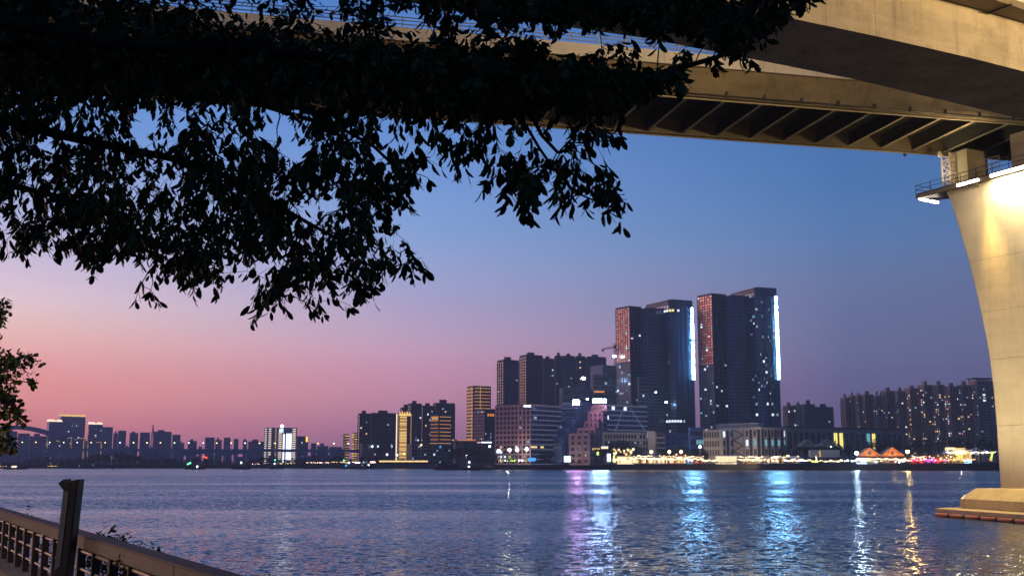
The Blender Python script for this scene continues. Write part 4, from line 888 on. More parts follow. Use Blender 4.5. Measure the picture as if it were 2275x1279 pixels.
fs = [(12,38,958,'far grey block under the middle of the arch bridge',5),(40,66,963,'far grey block beside the one under the arch',6),(66,104,969,'low far block below the end of the arch, next to the domed tower',9),(226,250,949,'far tower next to the second domed tower, highest of the plain blue ones',6),
 (252,263,963,'narrow far block joined to a wider stepped one before the bright lamp',2),(262,280,957,'stepped far block beside the bright white lamp',2),(288,307,962,'far block right behind the bright white lamp',4),
 (311,333,961,'arched-top far block between the bright lamp and the lattice mast',3),(340,381,959,'widest far block, just past the lattice mast',5),(383,401,966,'far block at the end of the skyline row past the widest one',2),(418,438,980,'small lone far block near the middle of the viaduct',1),(456,477,972,'lone dark far tower with a white sign, near the middle of the viaduct',1),
 (552,588,981,'low far block directly beside the white lit hotel',4),(691,703,985,'small far block with a white light column past the orange sign',2),(705,730,991,'low hazy far block beyond the sign block',1),(732,760,993,'low hazy far block just before the yellow banded houses',1)]
for k, (a, b, top, lb, n) in enumerate(fs):
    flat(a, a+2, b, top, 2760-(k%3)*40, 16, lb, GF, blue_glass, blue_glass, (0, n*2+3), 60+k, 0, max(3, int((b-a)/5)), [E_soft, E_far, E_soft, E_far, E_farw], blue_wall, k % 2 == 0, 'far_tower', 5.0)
m_ = thing('lattice_mast', 'thin lattice mast rising from the far skyline', 'mast', tuple(P(338,985,2800)))
c = P(338,990,2800); tz_ = zpix(338,942,2800); b = MB()
for sx, sy in ((-4,-4),(4,-4),(4,4),(-4,4)): b.bar((c.x+sx,c.y+sy,c.z),(c.x+sx*.1,c.y+sy*.1,tz_),.9)
for q in (.2,.4,.55,.7,.82): 
    w = 4.4*(1-q)+.6; z = c.z+(tz_-c.z)*q; b.bar((c.x-w,c.y-w,z),(c.x+w,c.y-w,z),.7); b.bar((c.x-w,c.y-w,z),(c.x+w*.8,c.y-w,z+8),.6)
b.bar((c.x-6,c.y,c.z+(tz_-c.z)*.62),(c.x+6,c.y,c.z+(tz_-c.z)*.62),.8); part('lattice', b, mullion, m_)
# --- tower crane
cr_ = thing('tower_crane', 'small tower crane beside the unlit office tower', 'crane', tuple(P(1365,812,1440)))
c = P(1367,845,1440); tz_ = zpix(1365,772,1440); b = MB()
for sx in (-1,1):
    for sy in (-1,1): b.bar((c.x+sx,c.y+sy,c.z),(c.x+sx,c.y+sy,tz_),.5)
for k in range(9):
    z0_, z1_ = c.z+(tz_-c.z)*k/9, c.z+(tz_-c.z)*(k+1)/9; b.bar((c.x-1,c.y-1,z0_),(c.x+1,c.y-1,z1_),.4); b.bar((c.x-1,c.y-1,z0_),(c.x+1,c.y-1,z0_),.4)
part('mast', b, dark_metal, cr_)
a0, a1 = P(1337,777,1440), P(1376,771,1440); b = MB(); b.bar(a0, a1, .6); b.bar(a0+Vector((0,0,1.6)), a1+Vector((0,0,2.2)), .5)
for k in range(10): q0 = a0+(a1-a0)*k/10; q1 = a0+(a1-a0)*(k+.5)/10+Vector((0,0,1.7)); q2 = a0+(a1-a0)*(k+1)/10; b.bar(q0, q1, .35); b.bar(q1, q2, .35)
part('jib', b, dark_metal, cr_)
b = MB(); b.bar(a0+Vector((0,0,.5)), a0+Vector((2.5,0,-2.0)), 1.8); part('counterweight', b, dark_metal, cr_); b = MB(); b.box(None, c.x-1.6, c.x+1.6, c.y-2.6, c.y+1.4, tz_-1, tz_+3); part('cab', b, dark_metal, cr_); b = MB(); b.bar((c.x,c.y,tz_),(c.x,c.y,tz_+6),.7); b.bar((c.x,c.y,tz_+6), a1, .3); b.bar((c.x,c.y,tz_+6), a0+(a1-a0)*.15, .3); part('tower_head', b, dark_metal, cr_)
# --- site floodlights
def site_flood(px, py, Y, label, r_=1.6, m=E_blue, pole=10):
    c = P(px, py, Y); o = thing('site_floodlight', label, 'floodlight', (c.x, c.y, c.z-pole), 'bluish site floodlights among the buildings')
    b = MB(); b.bar((c.x,c.y,c.z-pole),(c.x,c.y,c.z-.4),.5); part('pole', b, dark_metal, o); b = MB(); b.bar((c.x-r_*1.3,c.y,c.z+r_*.4+.2),(c.x+r_*1.3,c.y,c.z+r_*.4+.2), r_, .4); part('housing', b, dark_metal, o)
    b = MB(); b.ball((c.x,c.y-.3,c.z), r_, 10, 6, .62); part('lens', b, m, o)
site_flood(1365,791,1430,'bluish floodlight hung just under the tower crane',2.2)
site_flood(1296,840,1440,'brightest bluish floodlight, between the dark apartment row and the plain block',2.6)
site_flood(1305,886,1325,'small bluish floodlight between the pink and the blue white roof signs',1.3)
site_flood(1457,871,1385,'dim bluish floodlight on the office tower podium, upper one',1.1)
site_flood(1480,893,1380,'round bluish floodlight on the office tower podium, lower one',1.5)
# --- red lit apartment rows
GR = 'reddish apartment towers in the long row by the pier'
reds = [(1871,1881,1889,884,1),(1889,1897,1904,880,2),(1903,1911,1917,878,3),(1916,1926,1945,877,4),(1944,1952,1960,880,4),(1960,1974,1993,869,6),(1992,2000,2016,869,9),(2015,2027,2047,863,12),(2045,2059,2076,856,14),(2077,2090,2105,856,13),(2103,2116,2135,859,13),(2133,2144,2163,856,14)]
where = ['lowest reddish apartment tower, at the open end of the long row','second reddish tower in from the open end of the row','reddish tower with a pergola roof near the open end of the row','bluish tower dividing the low and tall halves of the reddish row','short reddish tower with one bright upper window, set between taller ones','reddish tower with arched parapet in the middle of the row','slim reddish tower with several very bright windows near the middle of the row','reddish tower with a water tank on top, before the tallest towers','broad-crowned tall reddish tower, third from the bridge pier side group','tall reddish tower with a sloping roof line','tall reddish tower with an orange glow near its top','tall reddish tower right next to the overhanging roof']
for (a, b, c, top, n), lb in zip(reds, where):
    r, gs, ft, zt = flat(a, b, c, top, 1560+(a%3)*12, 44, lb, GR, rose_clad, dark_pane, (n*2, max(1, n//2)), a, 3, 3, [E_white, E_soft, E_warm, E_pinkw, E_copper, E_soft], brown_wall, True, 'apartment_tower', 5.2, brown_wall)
r, gs, ft, zt = flat(2160,2178,2214,846,1555,40,'tall tower with a wide overhanging roof half hidden by the bridge pier',GR,rose_clad,navy_glass,(16,9),77,4,4,[E_white,E_soft,E_soft,E_pinkw],brown_wall,False)
b = MB(); q = [p + (p-(ft[1]+ft[3])/2)*.22 for p in ft]; b.prism(ccw([(p.x,p.y) for p in q]), zt+3.4, zt+4.6); part('overhanging_roof', b, dark_wall, r)
b = MB()
for p in ft: b.bar((p.x,p.y,zt),(p.x,p.y,zt+3.5),1.2)
part('roof_post', b, dark_wall, r)
GR2 = 'short apartment blocks behind the white warehouse'
flat(1742,1752,1766,902,1640,44,'reddish short apartment block with bright windows beside the tallest office tower',GR2,rose_clad,dark_pane,(7,2),5,3,3,None,brown_wall)
flat(1766,1774,1785,900,1640,44,'short apartment block with a pale stripe, second past the tallest office tower',GR2,rose_clad,white_wall,(5,1),6,2,2,None,brown_wall)
flat(1785,1789,1813,899,1650,25,'unlit navy short block with a column of white windows at its edge',GR2,dark_pane,navy_glass,(1,5),7,1,5)
flat(1813,1816,1853,905,1650,20,'plain dark short block nearest the gap before the reddish row',GR2,dark_pane,navy_glass,(1,2),8,1,6)
# --- white and grey riverside buildings
def pilaster(root, fr, z0, z1, bays, seed, litm, m=white_wall, nrow=3, strips=True, warmm=None):
    n = len(bays); cw = fr.W/n; fh = (z1-z0)/nrow; rib = MB(); strip = MB(); spand = MB()
    for j, kind in enumerate(bays):
        u = cw*j
        if kind == 's': continue
        if kind == 'd':
            strip = MB(); strip.box(fr, u+cw*.1, u+cw*.9, -.05, .3, z0-GZ, z1-GZ-.6); part('dark_recess', strip, roof_dark, root)
        else:
            for i in range(nrow):
                key = kind if not isinstance(kind, str) or len(kind) == 1 else kind[i]
                mm = {'w': dark_pane, 'L': E_white, 'T': E_teal, 'Y': E_yellow, 'B': E_bluepanel}.get(key, dark_pane)
                b = MB(); b.box(fr, u+cw*.2, u+cw*.8, -.12, .2, z0-GZ+fh*(i+.22), z0-GZ+fh*(i+.86)); w = part('window', b, mm, root)
                q = MB(); q.box(fr, u+cw*.14, u+cw*.86, -.45, .1, z0-GZ+fh*(i+.13), z0-GZ+fh*(i+.20)); part('sill', q, m, w)
                q = MB(); q.box(fr, u+cw*.48, u+cw*.52, -.2, -.13, z0-GZ+fh*(i+.22), z0-GZ+fh*(i+.86)); part('frame', q, m, w)
    for j in range(n+1):
        rib = MB(); rib.box(fr, cw*j-.35, cw*j+.35, -.7, .1, z0-GZ-2, z1-GZ); part('pilaster', rib, m, root)
    if strip.v: part('dark_recess', strip, roof_dark, root)
YQ = 1225.0
ft = foot(1596,1690,1747,YQ,50); zt = zpix(1690,950,YQ); r = bthing('white_warehouse', 'white pilastered warehouse with an outside zigzag stair and some lit windows', 'building', ft)
mass(r, 'wall', ft, GZ, zt, white_wall)
fl, fr = Lfr(ft), Rfr(ft); zb_ = GZ+7.5
pilaster(r, fl, zb_, zt-1, ['d','wwL','d','www','s','s','s','wLw','d','wTw','d'], 1, None)
pilaster(r, fr, zb_, zt-1, ['d','wTw','d','wTw','d','wTw','d','BTL'], 2, None)
for f in (fl, fr):
    b = MB(); b.box(f, -.4, f.W+.4, -1.2, .5, zt-GZ-.3, zt-GZ+.9); part('cornice', b, white_wall, r)
b = MB(); s0, s1 = fl.W*.38, fl.W*.62; hz = (zt-GZ-9)/5
for k in range(5):
    a0, a1 = (s0, s1) if k % 2 else (s1, s0); z = 8+hz*k; b.bar(fl.pt(a0, -2.2, z), fl.pt(a1, -2.2, z+hz), 1.5, .5); b.bar(fl.pt(a0, -2.9, z+1.3), fl.pt(a1, -2.9, z+hz+1.3), .25)
    fb_ = MB()
part('zigzag_stair', b, roof_dark, r)
for u in (s0-.6, s1+.6):
    for yy in (-1.4, -3.0): b = MB(); b.bar(fl.pt(u, yy, 0), fl.pt(u, yy, zt-GZ-1), .35); part('stair_post', b, roof_dark, r)
mass(r, 'setback_storey', [ft[0]+(ft[3]-ft[1])*.08, ft[1]+(ft[3]-ft[1])*.10+(ft[0]-ft[1])*.02, ft[1]+(ft[3]-ft[1])*.10+(ft[2]-ft[1])*.2, ft[0]+(ft[2]-ft[1])*.4], zt+.95, zt+5.6, grey_wall)
f = Fr(((ft[0]+(ft[3]-ft[1])*.08).x,(ft[0]+(ft[3]-ft[1])*.08).y), ((ft[1]+(ft[3]-ft[1])*.10).x,(ft[1]+(ft[3]-ft[1])*.10).y), GZ)
b = MB()
for k in range(19): b.box(f, f.W*k/18-.35, f.W*k/18+.35, -.9, -.1, zt-GZ+1, zt-GZ+5.4)
b.box(f, -.3, f.W+.3, -1.1, .2, zt-GZ+5.3, zt-GZ+6.0); part('colonnade', b, white_wall, r)
ft = foot(1563,1598,1606,YQ+8,70); zt = zpix(1590,954,YQ+8); r = bthing('white_annex', 'white annex of three window rows attached to the warehouse', 'building', ft); mass(r, 'wall', ft, GZ, zt, white_wall)
pilaster(r, Lfr(ft), GZ+7, zt-1, ['w']*6, 3, None)
ft = foot(1529,1533,1565,YQ+45,20); zt = zpix(1533,950,YQ+45); r = bthing('blue_grey_house', 'blue grey house with three bright teal windows beside the annex', 'building', ft); mass(r, 'wall', ft, GZ, zt, blue_wall, .5); g = grid(r, Rfr(ft), GZ, zt-1, 4, 5, dark_pane, blue_wall, .7, .5); rowlit(g, 2, [2,3,4], E_teal)
# long grey hall
a = P(1749,1000,YQ+22); b_ = P(2006,1000,YQ+120); f = Fr((a.x,a.y),(b_.x,b_.y),GZ); zt = zpix(1880,948,YQ+70)
dv = f.y*22; pts = [a, b_, b_+dv, a+dv]; r = thing('long_hall', 'long grey hall with a row of tall windows, a few glowing green white', 'building', (a.x,a.y,GZ)); mass(r, 'wall', pts, GZ, zt-2, grey_wall)
b = MB(); b.box(f, -.5, f.W+.5, -1.3, 23, zt-GZ-2, zt-GZ-.6); part('roof', b, roof_dark, r)
pilaster(r, f, GZ+11, zt-3, ['w','w','w','w','w','w','w','w','Y','Y','w','w','w','w','T','Y','w','w','w','w','w'], 5, None, grey_wall, 1)
ft = foot(1338,1342,1440,1262,14); zt = zpix(1400,960,1262); r = bthing('grey_flats', 'pale grey walk-up flats with a tall stair tower and open balconies', 'building', ft); mass(r, 'wall', ft, GZ, zt, grey_wall, .5)
g = grid(r, Rfr(ft), GZ+6, zt-1, 4, 15, dark_pane, white_wall, .6, .5, .1, .25, .4, .4, .9); light(g, 9, [E_white, E_soft], seed=6, w=.4)
f2 = foot(1438,1440,1456,1258,14); mass(r, 'stair_tower', f2, GZ, zpix(1440,957,1258), white_wall)
f3 = foot(1456,1458,1475,1262,14); zt3 = zpix(1458,962,1262); mass(r, 'balcony_block', f3, GZ, zt3, grey_wall)
f = Rfr(f3)
for k in range(5):
    b = MB(); z = 6+(zt3-GZ-6)*k/5; b.box(f, -.3, f.W+.3, -2.4, .1, z, z+1.5); part('balcony', b, white_wall, r)
b = MB(); b.box(f, .4, f.W-.4, -.1, .3, 6, zt3-GZ-.6); part('balcony_opening', b, roof_dark, r)
ft = foot(1186,1190,1285,1390,12); zt = zpix(1200,976,1390); r = bthing('dark_dormitory', 'unlit dark building with faint floor lines behind the riverside trees', 'building', ft); mass(r, 'wall', ft, GZ, zt, dark_wall, .5); g = grid(r, Rfr(ft), GZ, zt-1, 8, 14, dark_pane, dark_wall, .6, .5, .1, .3, .4); light(g, 4, [E_soft], seed=12)
ft = foot(1475,1480,1530,1340,14); zt = zpix(1480,963,1340); r = bthing('tower_podium', 'navy podium at the foot of the unlit office tower', 'building', ft); mass(r, 'wall', ft, GZ, zt, blue_wall, .5); g = grid(r, Rfr(ft), GZ, zt-1, 5, 8, navy_glass, blue_wall, .8, .6)
f2 = foot(1418,1421,1441,1395,20); r = bthing('office_link_block', 'dark banded block joining the stepped office and the unlit office tower', 'building', f2); zt = zpix(1425,838,1395); mass(r, 'wall', f2, GZ, zt, dark_wall, .5); g = grid(r, Rfr(f2), GZ, zt-1, 22, 3, dark_pane, mull_blue, .9, .6, .1, 0, .8, .5, .9); light(g, 6, [E_soft, E_white], seed=4)

GL = 'low town houses on the bank beneath the far viaduct'
r_ = random.Random(77)
for k, px in enumerate(list(range(6, 150, 16)) + list(range(430, 600, 24)) + list(range(660, 765, 22))):
    w = r_.uniform(10, 17); top = r_.uniform(1002, 1016); flat(px, px+1, px+w, top, 2250+r_.uniform(-60,60), 16, 'hazy low house with a few lights beneath the far viaduct', GL, blue_glass, blue_glass, (0, r_.randint(2,6)), 300+k, 0, 4, [E_soft, E_far, E_far, E_farw], blue_wall, False, 'low_house', 5.0)

r_ = random.Random(91)
for k in range(22):
    px = [5,30,58,84,118,142,190,232,268,284,300,322,338,362,382,404,428,446,486,505,525,545][k]; w = r_.uniform(7, 15); top = 1000 - abs(r_.gauss(9, 8)) - 4
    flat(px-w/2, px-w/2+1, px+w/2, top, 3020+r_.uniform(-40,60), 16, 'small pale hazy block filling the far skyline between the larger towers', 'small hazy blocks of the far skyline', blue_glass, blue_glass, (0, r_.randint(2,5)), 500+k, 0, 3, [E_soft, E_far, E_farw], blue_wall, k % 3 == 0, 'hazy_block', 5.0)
# ------------------------------------------------------------------ far viaduct and arch bridge
VY = 1900.0; va, vb = P(-60,997,2150), P(790,1000.5,1820)
vd = (vb-va).normalized(); vn = Vector((vd.y,-vd.x,0)).normalized()
def vpt(px):
    k = ray(px, 1000)[0]; t = (va.x - k*va.y)/(k*vd.y - vd.x); return va + vd*t
via = thing('viaduct', 'long low viaduct crossing the river far away under the sunset', 'bridge', tuple(vpt(400)-Vector((0,0,18))))
segs = list(range(-60, 800, 61))
for p0, p1 in zip(segs[:-1], segs[1:]):
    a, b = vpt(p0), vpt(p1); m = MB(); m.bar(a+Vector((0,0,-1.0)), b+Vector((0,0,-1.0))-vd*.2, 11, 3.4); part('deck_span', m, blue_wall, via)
    m = MB(); m.bar(a+vn*5.6+Vector((0,0,1.3)), b+vn*5.6+Vector((0,0,1.3))-vd*.2, .5, 1.1); part('parapet', m, mull_blue, via)
for px in (28,60,122,160,235,300,322,336,350,362,404,417,490,512,576,606,664,722,762):
    c = vpt(px); m = MB(); m.bar((c.x,c.y,-.5),(c.x,c.y,c.z-2.6),5.0,4.0); part('pier', m, blue_wall, via)
for p0, p1 in ((232,300),(412,486),(488,574)):   # haunched spans
    a, b = vpt(p0), vpt(p1); m = MB(); n = 10; vs = []
    for i in range(n+1):
        t = i/n; c = a+(b-a)*t; d = 2.5+ (9 if p0 == 232 else 5.0)*(((1-t) if p0 in (232,412) else t)**2.2 if p0 != 488 else (1-t)**2.2)
        vs += [c+vn*4.5+Vector((0,0,-2.75)), c-vn*4.5+Vector((0,0,-2.75)), c-vn*4.5+Vector((0,0,-2.75-d)), c+vn*4.5+Vector((0,0,-2.75-d))]
    fs = [(0,1,2,3),(4*n+3,4*n+2,4*n+1,4*n)]
    for i in range(n):
        for k in range(4): fs.append((4*i+k,4*i+4+k,4*i+4+(k+1)%4,4*i+(k+1)%4))
    m.add(vs, fs); part('haunch', m, blue_wall, via)
lm_cols = [em('viaduct_lamp_%d' % i, c, 5, False) for i, c in enumerate(((235,255,150),(245,235,245),(255,215,140),(215,225,255),(225,255,190),(255,200,120)))]
for k, px in enumerate([53,83,114,145,175,206,237,270,300,330,360,391,423,455,485,517,548,580,614,710,745,777]):
    c = vpt(px)+vn*5; h = zpix(px, 981.5+px*.004, c.y)-c.z
    o = thing('street_lamp', 'small lamp post in the row along the far viaduct', 'street lamp', tuple(c+Vector((0,0,.8))), 'lamp posts along the far viaduct')
    m = MB(); m.bar(c+Vector((0,0,.8)), c+Vector((0,0,h-.6)), .45); part('pole', m, mullion, o); m = MB(); m.ball(c+Vector((0,0,h)), 1.15, 8, 5, .8); part('lamp_head', m, lm_cols[(k*5+k//3) % 6], o)
ar = thing('arch_bridge', 'dark arch bridge rib curving above the far viaduct', 'bridge', tuple(P(35,1000,2420)))
m = MB(); n = 28; vs = []
for i in range(n+1):
    t = -1+2*i/n; px = 36+t*112; py = 944.5+ 28*t*t; th = 9+5*abs(t)
    for dy in (-6, 6):
        p = P(px, py, 2420+dy); q = P(px, py+th, 2420+dy); vs += [p, q]
fs = [(0,1,3,2),(4*n+2,4*n+3,4*n+1,4*n)]
for i in range(n):
    o_ = 4*i
    for a, b in ((0,1),(1,3),(3,2),(2,0)): fs.append((o_+b,o_+a,o_+4+a,o_+4+b))
m.add(vs, fs); part('arch_rib', m, blue_wall, ar)
for t in (-.95,.95):
    c = P(36+t*112, 990, 2420); m = MB(); m.bar((c.x,c.y,-.5), tuple(P(36+t*112, 968, 2420)), 12, 10); part('pier', m, blue_wall, ar)
# ------------------------------------------------------------------ trees on the far bank
def leafcloud(mb, c, rx, ry, rz, n, s, r_):
    for _ in range(n):
        while True:
            x, y, z = (r_.uniform(-1,1) for _ in range(3))
            if x*x+y*y+z*z <= 1: break
        q = .55+.45*(x*x+y*y+z*z)**.5
        p = Vector((c[0]+x*rx*q, c[1]+y*ry*q, c[2]+z*rz*q)); a = Vector((r_.gauss(0,1), r_.gauss(0,1), r_.gauss(0,1))).normalized(); b = a.orthogonal().normalized()
        w = s*r_.uniform(.6,1.3); u = a*w; v = b*w*.7
        mb.add([p-u, p-v*.8, p+u, p+v], [(0,1,2,3)])
def far_tree(px, top, base, Y, wpx, seed, label='dark bushy tree on the far river bank', group='trees on the far river bank'):
    r_ = random.Random(seed); b0_ = P(px, base, Y); zt = zpix(px, top, Y); h = zt-b0_.z; w = wpx/2460*Y/2
    o = thing('tree', label, 'tree', tuple(b0_), group)
    m = MB(); m.tube([b0_, b0_+Vector((r_.uniform(-.4,.4),0,h*.35)), b0_+Vector((r_.uniform(-.8,.8),0,h*.62))], [h*.035+.15,h*.025+.1,.08], 6); 
    for k in range(4): a = b0_+Vector((0,0,h*(.28+.08*k))); m.tube([a, a+Vector((r_.uniform(-1,1)*w*.6, r_.uniform(-1,1)*w*.5, h*.25))], [h*.014+.06,.05], 5)
    part('trunk', m, bark, o)
    m = MB()
    for k in range(6): leafcloud(m, (b0_.x+r_.uniform(-.55,.55)*w, b0_.y+r_.uniform(-.5,.5)*w, b0_.z+h*(.45+.36*r_.random())), w*.5, w*.45, h*.22, 46, h*.055+.15, r_)
    part('crown', m, leaf_far, o)
r_ = random.Random(5)
for k, px in enumerate(list(range(150, 470, 22))): far_tree(px+r_.uniform(-6,6), 1019-14*math.exp(-((px-250)/90)**2)+r_.uniform(-3,3), 1036, 1660+r_.uniform(-25,25), r_.uniform(22,34), k, 'dark tree in the mound of trees in front of the far viaduct arches')
for k, px in enumerate(list(range(560, 960, 24))): far_tree(px+r_.uniform(-8,8), 1012+r_.uniform(-6,6), 1033, 1690+r_.uniform(-10,30), r_.uniform(20,32), 40+k, 'dark tree on the low bank behind the yellow quay light strips')
for k, (px, top) in enumerate(((1000,990),(1020,985),(1043,984),(1066,986),(1086,990),(1100,1004),(1180,994),(1200,999),(1222,996),(1285,985),(1302,978),(1322,984),(1340,990),(1362,978),(1380,975),(1398,977),(1415,984),(1440,1006),(1478,992),(1500,988),(1522,990),(1545,994),(1562,997),(1210,1008),(1250,1006))):
    far_tree(px, top, 1030, 1255 if 1340 <= px < 1420 else (1235 if px > 1430 else 1345), r_.uniform(26,36), 80+k, 'dark tree beside the big barge and the copper edged podium' if px < 1110 else 'dark tree in front of the unlit dormitory below the banded offices' if px < 1310 else 'dark tree around the dazzling light stage below the grey flats' if px < 1430 else 'dark tree behind the glowing stalls and globe lamps')
for k, px in enumerate(range(1745, 2215, 23)): far_tree(px+r_.uniform(-5,5), 972+r_.uniform(-4,6) + (10 if px < 1860 else 0), 1026, 1215+r_.uniform(-10,20), r_.uniform(24,34), 120+k, 'dark tree between the long grey hall and the gabled sheds' if px < 2010 else 'dark tree behind the red stalls and the peaked tents')
m = MB(); r_ = random.Random(9)
for px in range(-140, 760, 7):
    Yb = 1640; top = 1020 + 6*math.sin(px*.05) - 5*math.exp(-((px-240)/120)**2); c = P(px, (top+1037)/2, Yb+r_.uniform(-30,30)); hh = (1038-top)/2460*Yb/2; leafcloud(m, c, 6, 9, hh, 26, 1.6, r_)
part('riverside_scrub', m, leaf_far, kind='stuff')
m = MB()
for px in range(1185, 2212, 5):
    Yb = (BANK[0].y + 40 if px > 1900 else 1185 if px > 1560 else 1225 if px > 1400 else 1330); c = P(px, 1029, Yb-14); leafcloud(m, (c.x,c.y,GZ+1.4+r_.random()), 3, 2.5, 1.0, 12, .7, r_)
part('promenade_hedge', m, leaf_far, kind='stuff')
# ------------------------------------------------------------------ lit waterfront
def globe_lamp(px, py, Y, label, m=E_lampw, r_=1.0, group='globe street lamps on the far waterfront'):
    r_ *= 1.25; c = P(px, py, Y); o = thing('street_lamp', label, 'street lamp', (c.x,c.y,GZ), group)
    b = MB(); b.tube([(c.x,c.y,GZ),(c.x,c.y,(GZ+c.z)/2),(c.x,c.y,c.z-r_*.7)], [.35,.25,.2], 6); part('pole', b, white_wall, o)
    b = MB(); b.ball(c, r_, 10, 7); part('globe', b, m, o)
for px, py, Y, lb in ((1108,1001,1320,'tall white lamp, first before the pink red office frontage'),(1132,999,1322,'white lamp beside the glowing green bush'),(1149,999,1320,'tall white lamp past the green bush'),(1170,997,1318,'highest white lamp at the end of the lit frontage')): globe_lamp(px, py, Y, lb, E_bright, 1.6)
for px, py, lb in ((1447,1003,'warm globe lamp below the pale stair tower'),(1487,1003,'warm globe lamp midway along the glowing stalls'),(1513,1003,'warm globe lamp toward the pavilion end of the stalls')): globe_lamp(px, py, 1205, lb, E_lampw, 1.5)
globe_lamp(1555,992,1200,'cool white lamp in front of the annex windows', E_bright, 1.2)
for px, py, Y, lb, m in ((1021,1002,1420,'small white lamp in the dark trees by the barge',E_bright),(1037,1012,1420,'smaller white lamp just below it by the barge wheelhouse',E_bright),(1088,991,1420,'white lamp at the end of the podium',E_bright),(1099,1015,1400,'low white lamp by the moored boats',E_bright),(860,1009,1700,'faint white lamp below the ribbed slab',E_bright),(882,1010,1700,'pair-bright white lamp below the gold tower',E_bright),(898,1008,1700,'greenish lamp beside the pair-bright one',E_lime),(913,1010,1700,'second greenish lamp on the dark bank',E_lime),(870,988,1760,'teal lamp on the ribbed slab',E_teal),(936,988,1660,'warm lamp below the dark slabs',E_lampw),(827,991,1760,'white lamp beside the low unlit block',E_bright)): globe_lamp(px, py, Y, lb, m, 1.1, 'small lamps on the dark bank')
def big_light(px, py, Y, label, m):
    c = P(px, py, Y); o = thing('flood_mast', label, 'floodlight', (c.x,c.y,GZ), 'big floodlights at the ends of the orange huts')
    b = MB(); b.tube([(c.x,c.y,GZ),(c.x,c.y,c.z-.5)], [.35,.25], 6); part('pole', b, dark_metal, o); b = MB(); b.box(None, c.x-1.5, c.x+1.5, c.y+.1, c.y+.9, c.z-1.1, c.z+1.1); part('housing', b, dark_metal, o); b = MB(); b.ball((c.x,c.y-.4,c.z), 1.5, 12, 8, .85); part('lens', b, m, o)
big_light(1903,1006,1130,'blue white floodlight before the orange gabled huts',E_flood_b); big_light(2016,1003,1128,'orange floodlight after the orange gabled huts',E_flood_o)
def fbox(px0, px1, y0, y1, Y, dep, alpha=0):
    a = P(px0, y1, Y); b = P(px1, y1, Y); return Fr((a.x,a.y),(b.x,b.y),0), a.z, zpix(px0, y0, Y)
def stall(px0, px1, top, Y, label, glow, roofm, cat='stall', group='glowing stalls along the far waterfront', name='market_stall', bulbs=6, base=1026.5, rf=None):
    f, zb, zt = fbox(px0, px1, top, base, Y, 4); W_ = f.W; o = thing(name, label, cat, tuple(f.pt(W_/2, 2, GZ)), group); zb = GZ; h = max(zt-zb, 2.0)
    q_ = random.Random(px0); n_ = max(3, int(W_/1.6)); mid = {E_mkt.name: [E_mkt, E_mkt, E_mkt2, E_crown, brown_wall], E_mkt2.name: [E_mkt2, E_mkt, E_gold2, brown_wall]}.get(glow.name, [glow, glow, brown_wall, glow])
    for k in range(n_):
        b = MB(); b.box(f, .15+(W_-.3)*k/n_+.05, .15+(W_-.3)*(k+1)/n_-.05, 2.9-q_.uniform(0,1.2), 3.1, zb+.05, zb+h*q_.uniform(.45,.72)); part('goods_panel', b, q_.choice(mid), o)
    b = MB(); b.box(f, 0, W_, -.1, .6, zb+.05, zb+min(1.1, h*.3)); part('counter', b, roofm, o)
    for u in (.1, W_-.1):
        for y in (.1, 3.2):
            b = MB(); b.box(f, u-.09, u+.09, y-.09, y+.09, zb, zb+h*.74); part('post', b, dark_metal, o)
    b = MB(); b.add([f.pt(-.5,-1.1,zb+h*.74), f.pt(W_+.5,-1.1,zb+h*.74), f.pt(W_+.5,3.6,zb+h*.8), f.pt(-.5,3.6,zb+h*.8), f.pt(-.2,1.2,zb+h), f.pt(W_+.2,1.2,zb+h)], [(0,1,5,4),(2,3,4,5),(1,2,5),(3,0,4),(3,2,1,0)]); part('roof', b, rf or roofm, o)
    for k in range(bulbs):
        b = MB(); b.ball(f.pt(W_*(k+q_.uniform(.2,.8))/bulbs, -1.15, zb+h*q_.uniform(.5,1.02)), q_.uniform(.4,1.0), 7, 5); part('bulb', b, q_.choice([E_string, E_string, E_lampw, E_mkt2]), o)
    return o
ST = [(1405,1421,1013,E_mkt,yellow_paint,'white glowing stall directly right below the grey flats'),(1422,1436,1014,E_mkt2,red_paint,'yellow lit stall with red counter below the grey flats'),(1437,1451,1013,E_mkt,yellow_paint,'glowing stall under the lamp by the stair tower'),(1452,1469,1011,E_mkt,canvas_white,'brightest white canopy stall of the row'),
 (1470,1484,1013,E_mkt2,yellow_paint,'yellow glowing stall beside the brightest white canopy'),(1485,1499,1014,E_mkt,red_paint,'glowing stall between the last two globe lamps'),(1500,1524,1008,E_mkt2,orange_wood,'taller orange timber stall with bright eaves'),(1526,1540,1016,E_bluepanel,canvas_white,'small pale blue lit stall after the orange timber one'),(1541,1563,1015,E_copper,red_paint,'low pinkish canteen stall before the annex')]
for px0, px1, top, g, rm, lb in ST: stall(px0, px1, top, 1190, lb, g, rm)
f, zb, zt = fbox(1592,1640,1010,1029,1185,8); o = thing('lit_pavilion', 'blazing white canopy pavilion in front of the white warehouse', 'pavilion', tuple(f.pt(f.W/2,3,GZ)))
b = MB(); b.add([f.pt(-1,-1,zt-GZ+GZ-.6),f.pt(f.W+2,-1,zt-.6),f.pt(f.W+2,7,zt),f.pt(-1,7,zt)] + [f.pt(-1,-1,zt-.9),f.pt(f.W+2,-1,zt-.9),f.pt(f.W+2,7,zt-.4),f.pt(-1,7,zt-.4)], [(0,1,2,3),(7,6,5,4),(0,4,5,1),(1,5,6,2),(2,6,7,3),(3,7,4,0)]); part('canopy', b, canvas_white, o)
b = MB(); b.box(f, .3, f.W-.3, 6, 6.3, GZ+.1, zt-1.2); part('lit_wall', b, E_mkt, o)
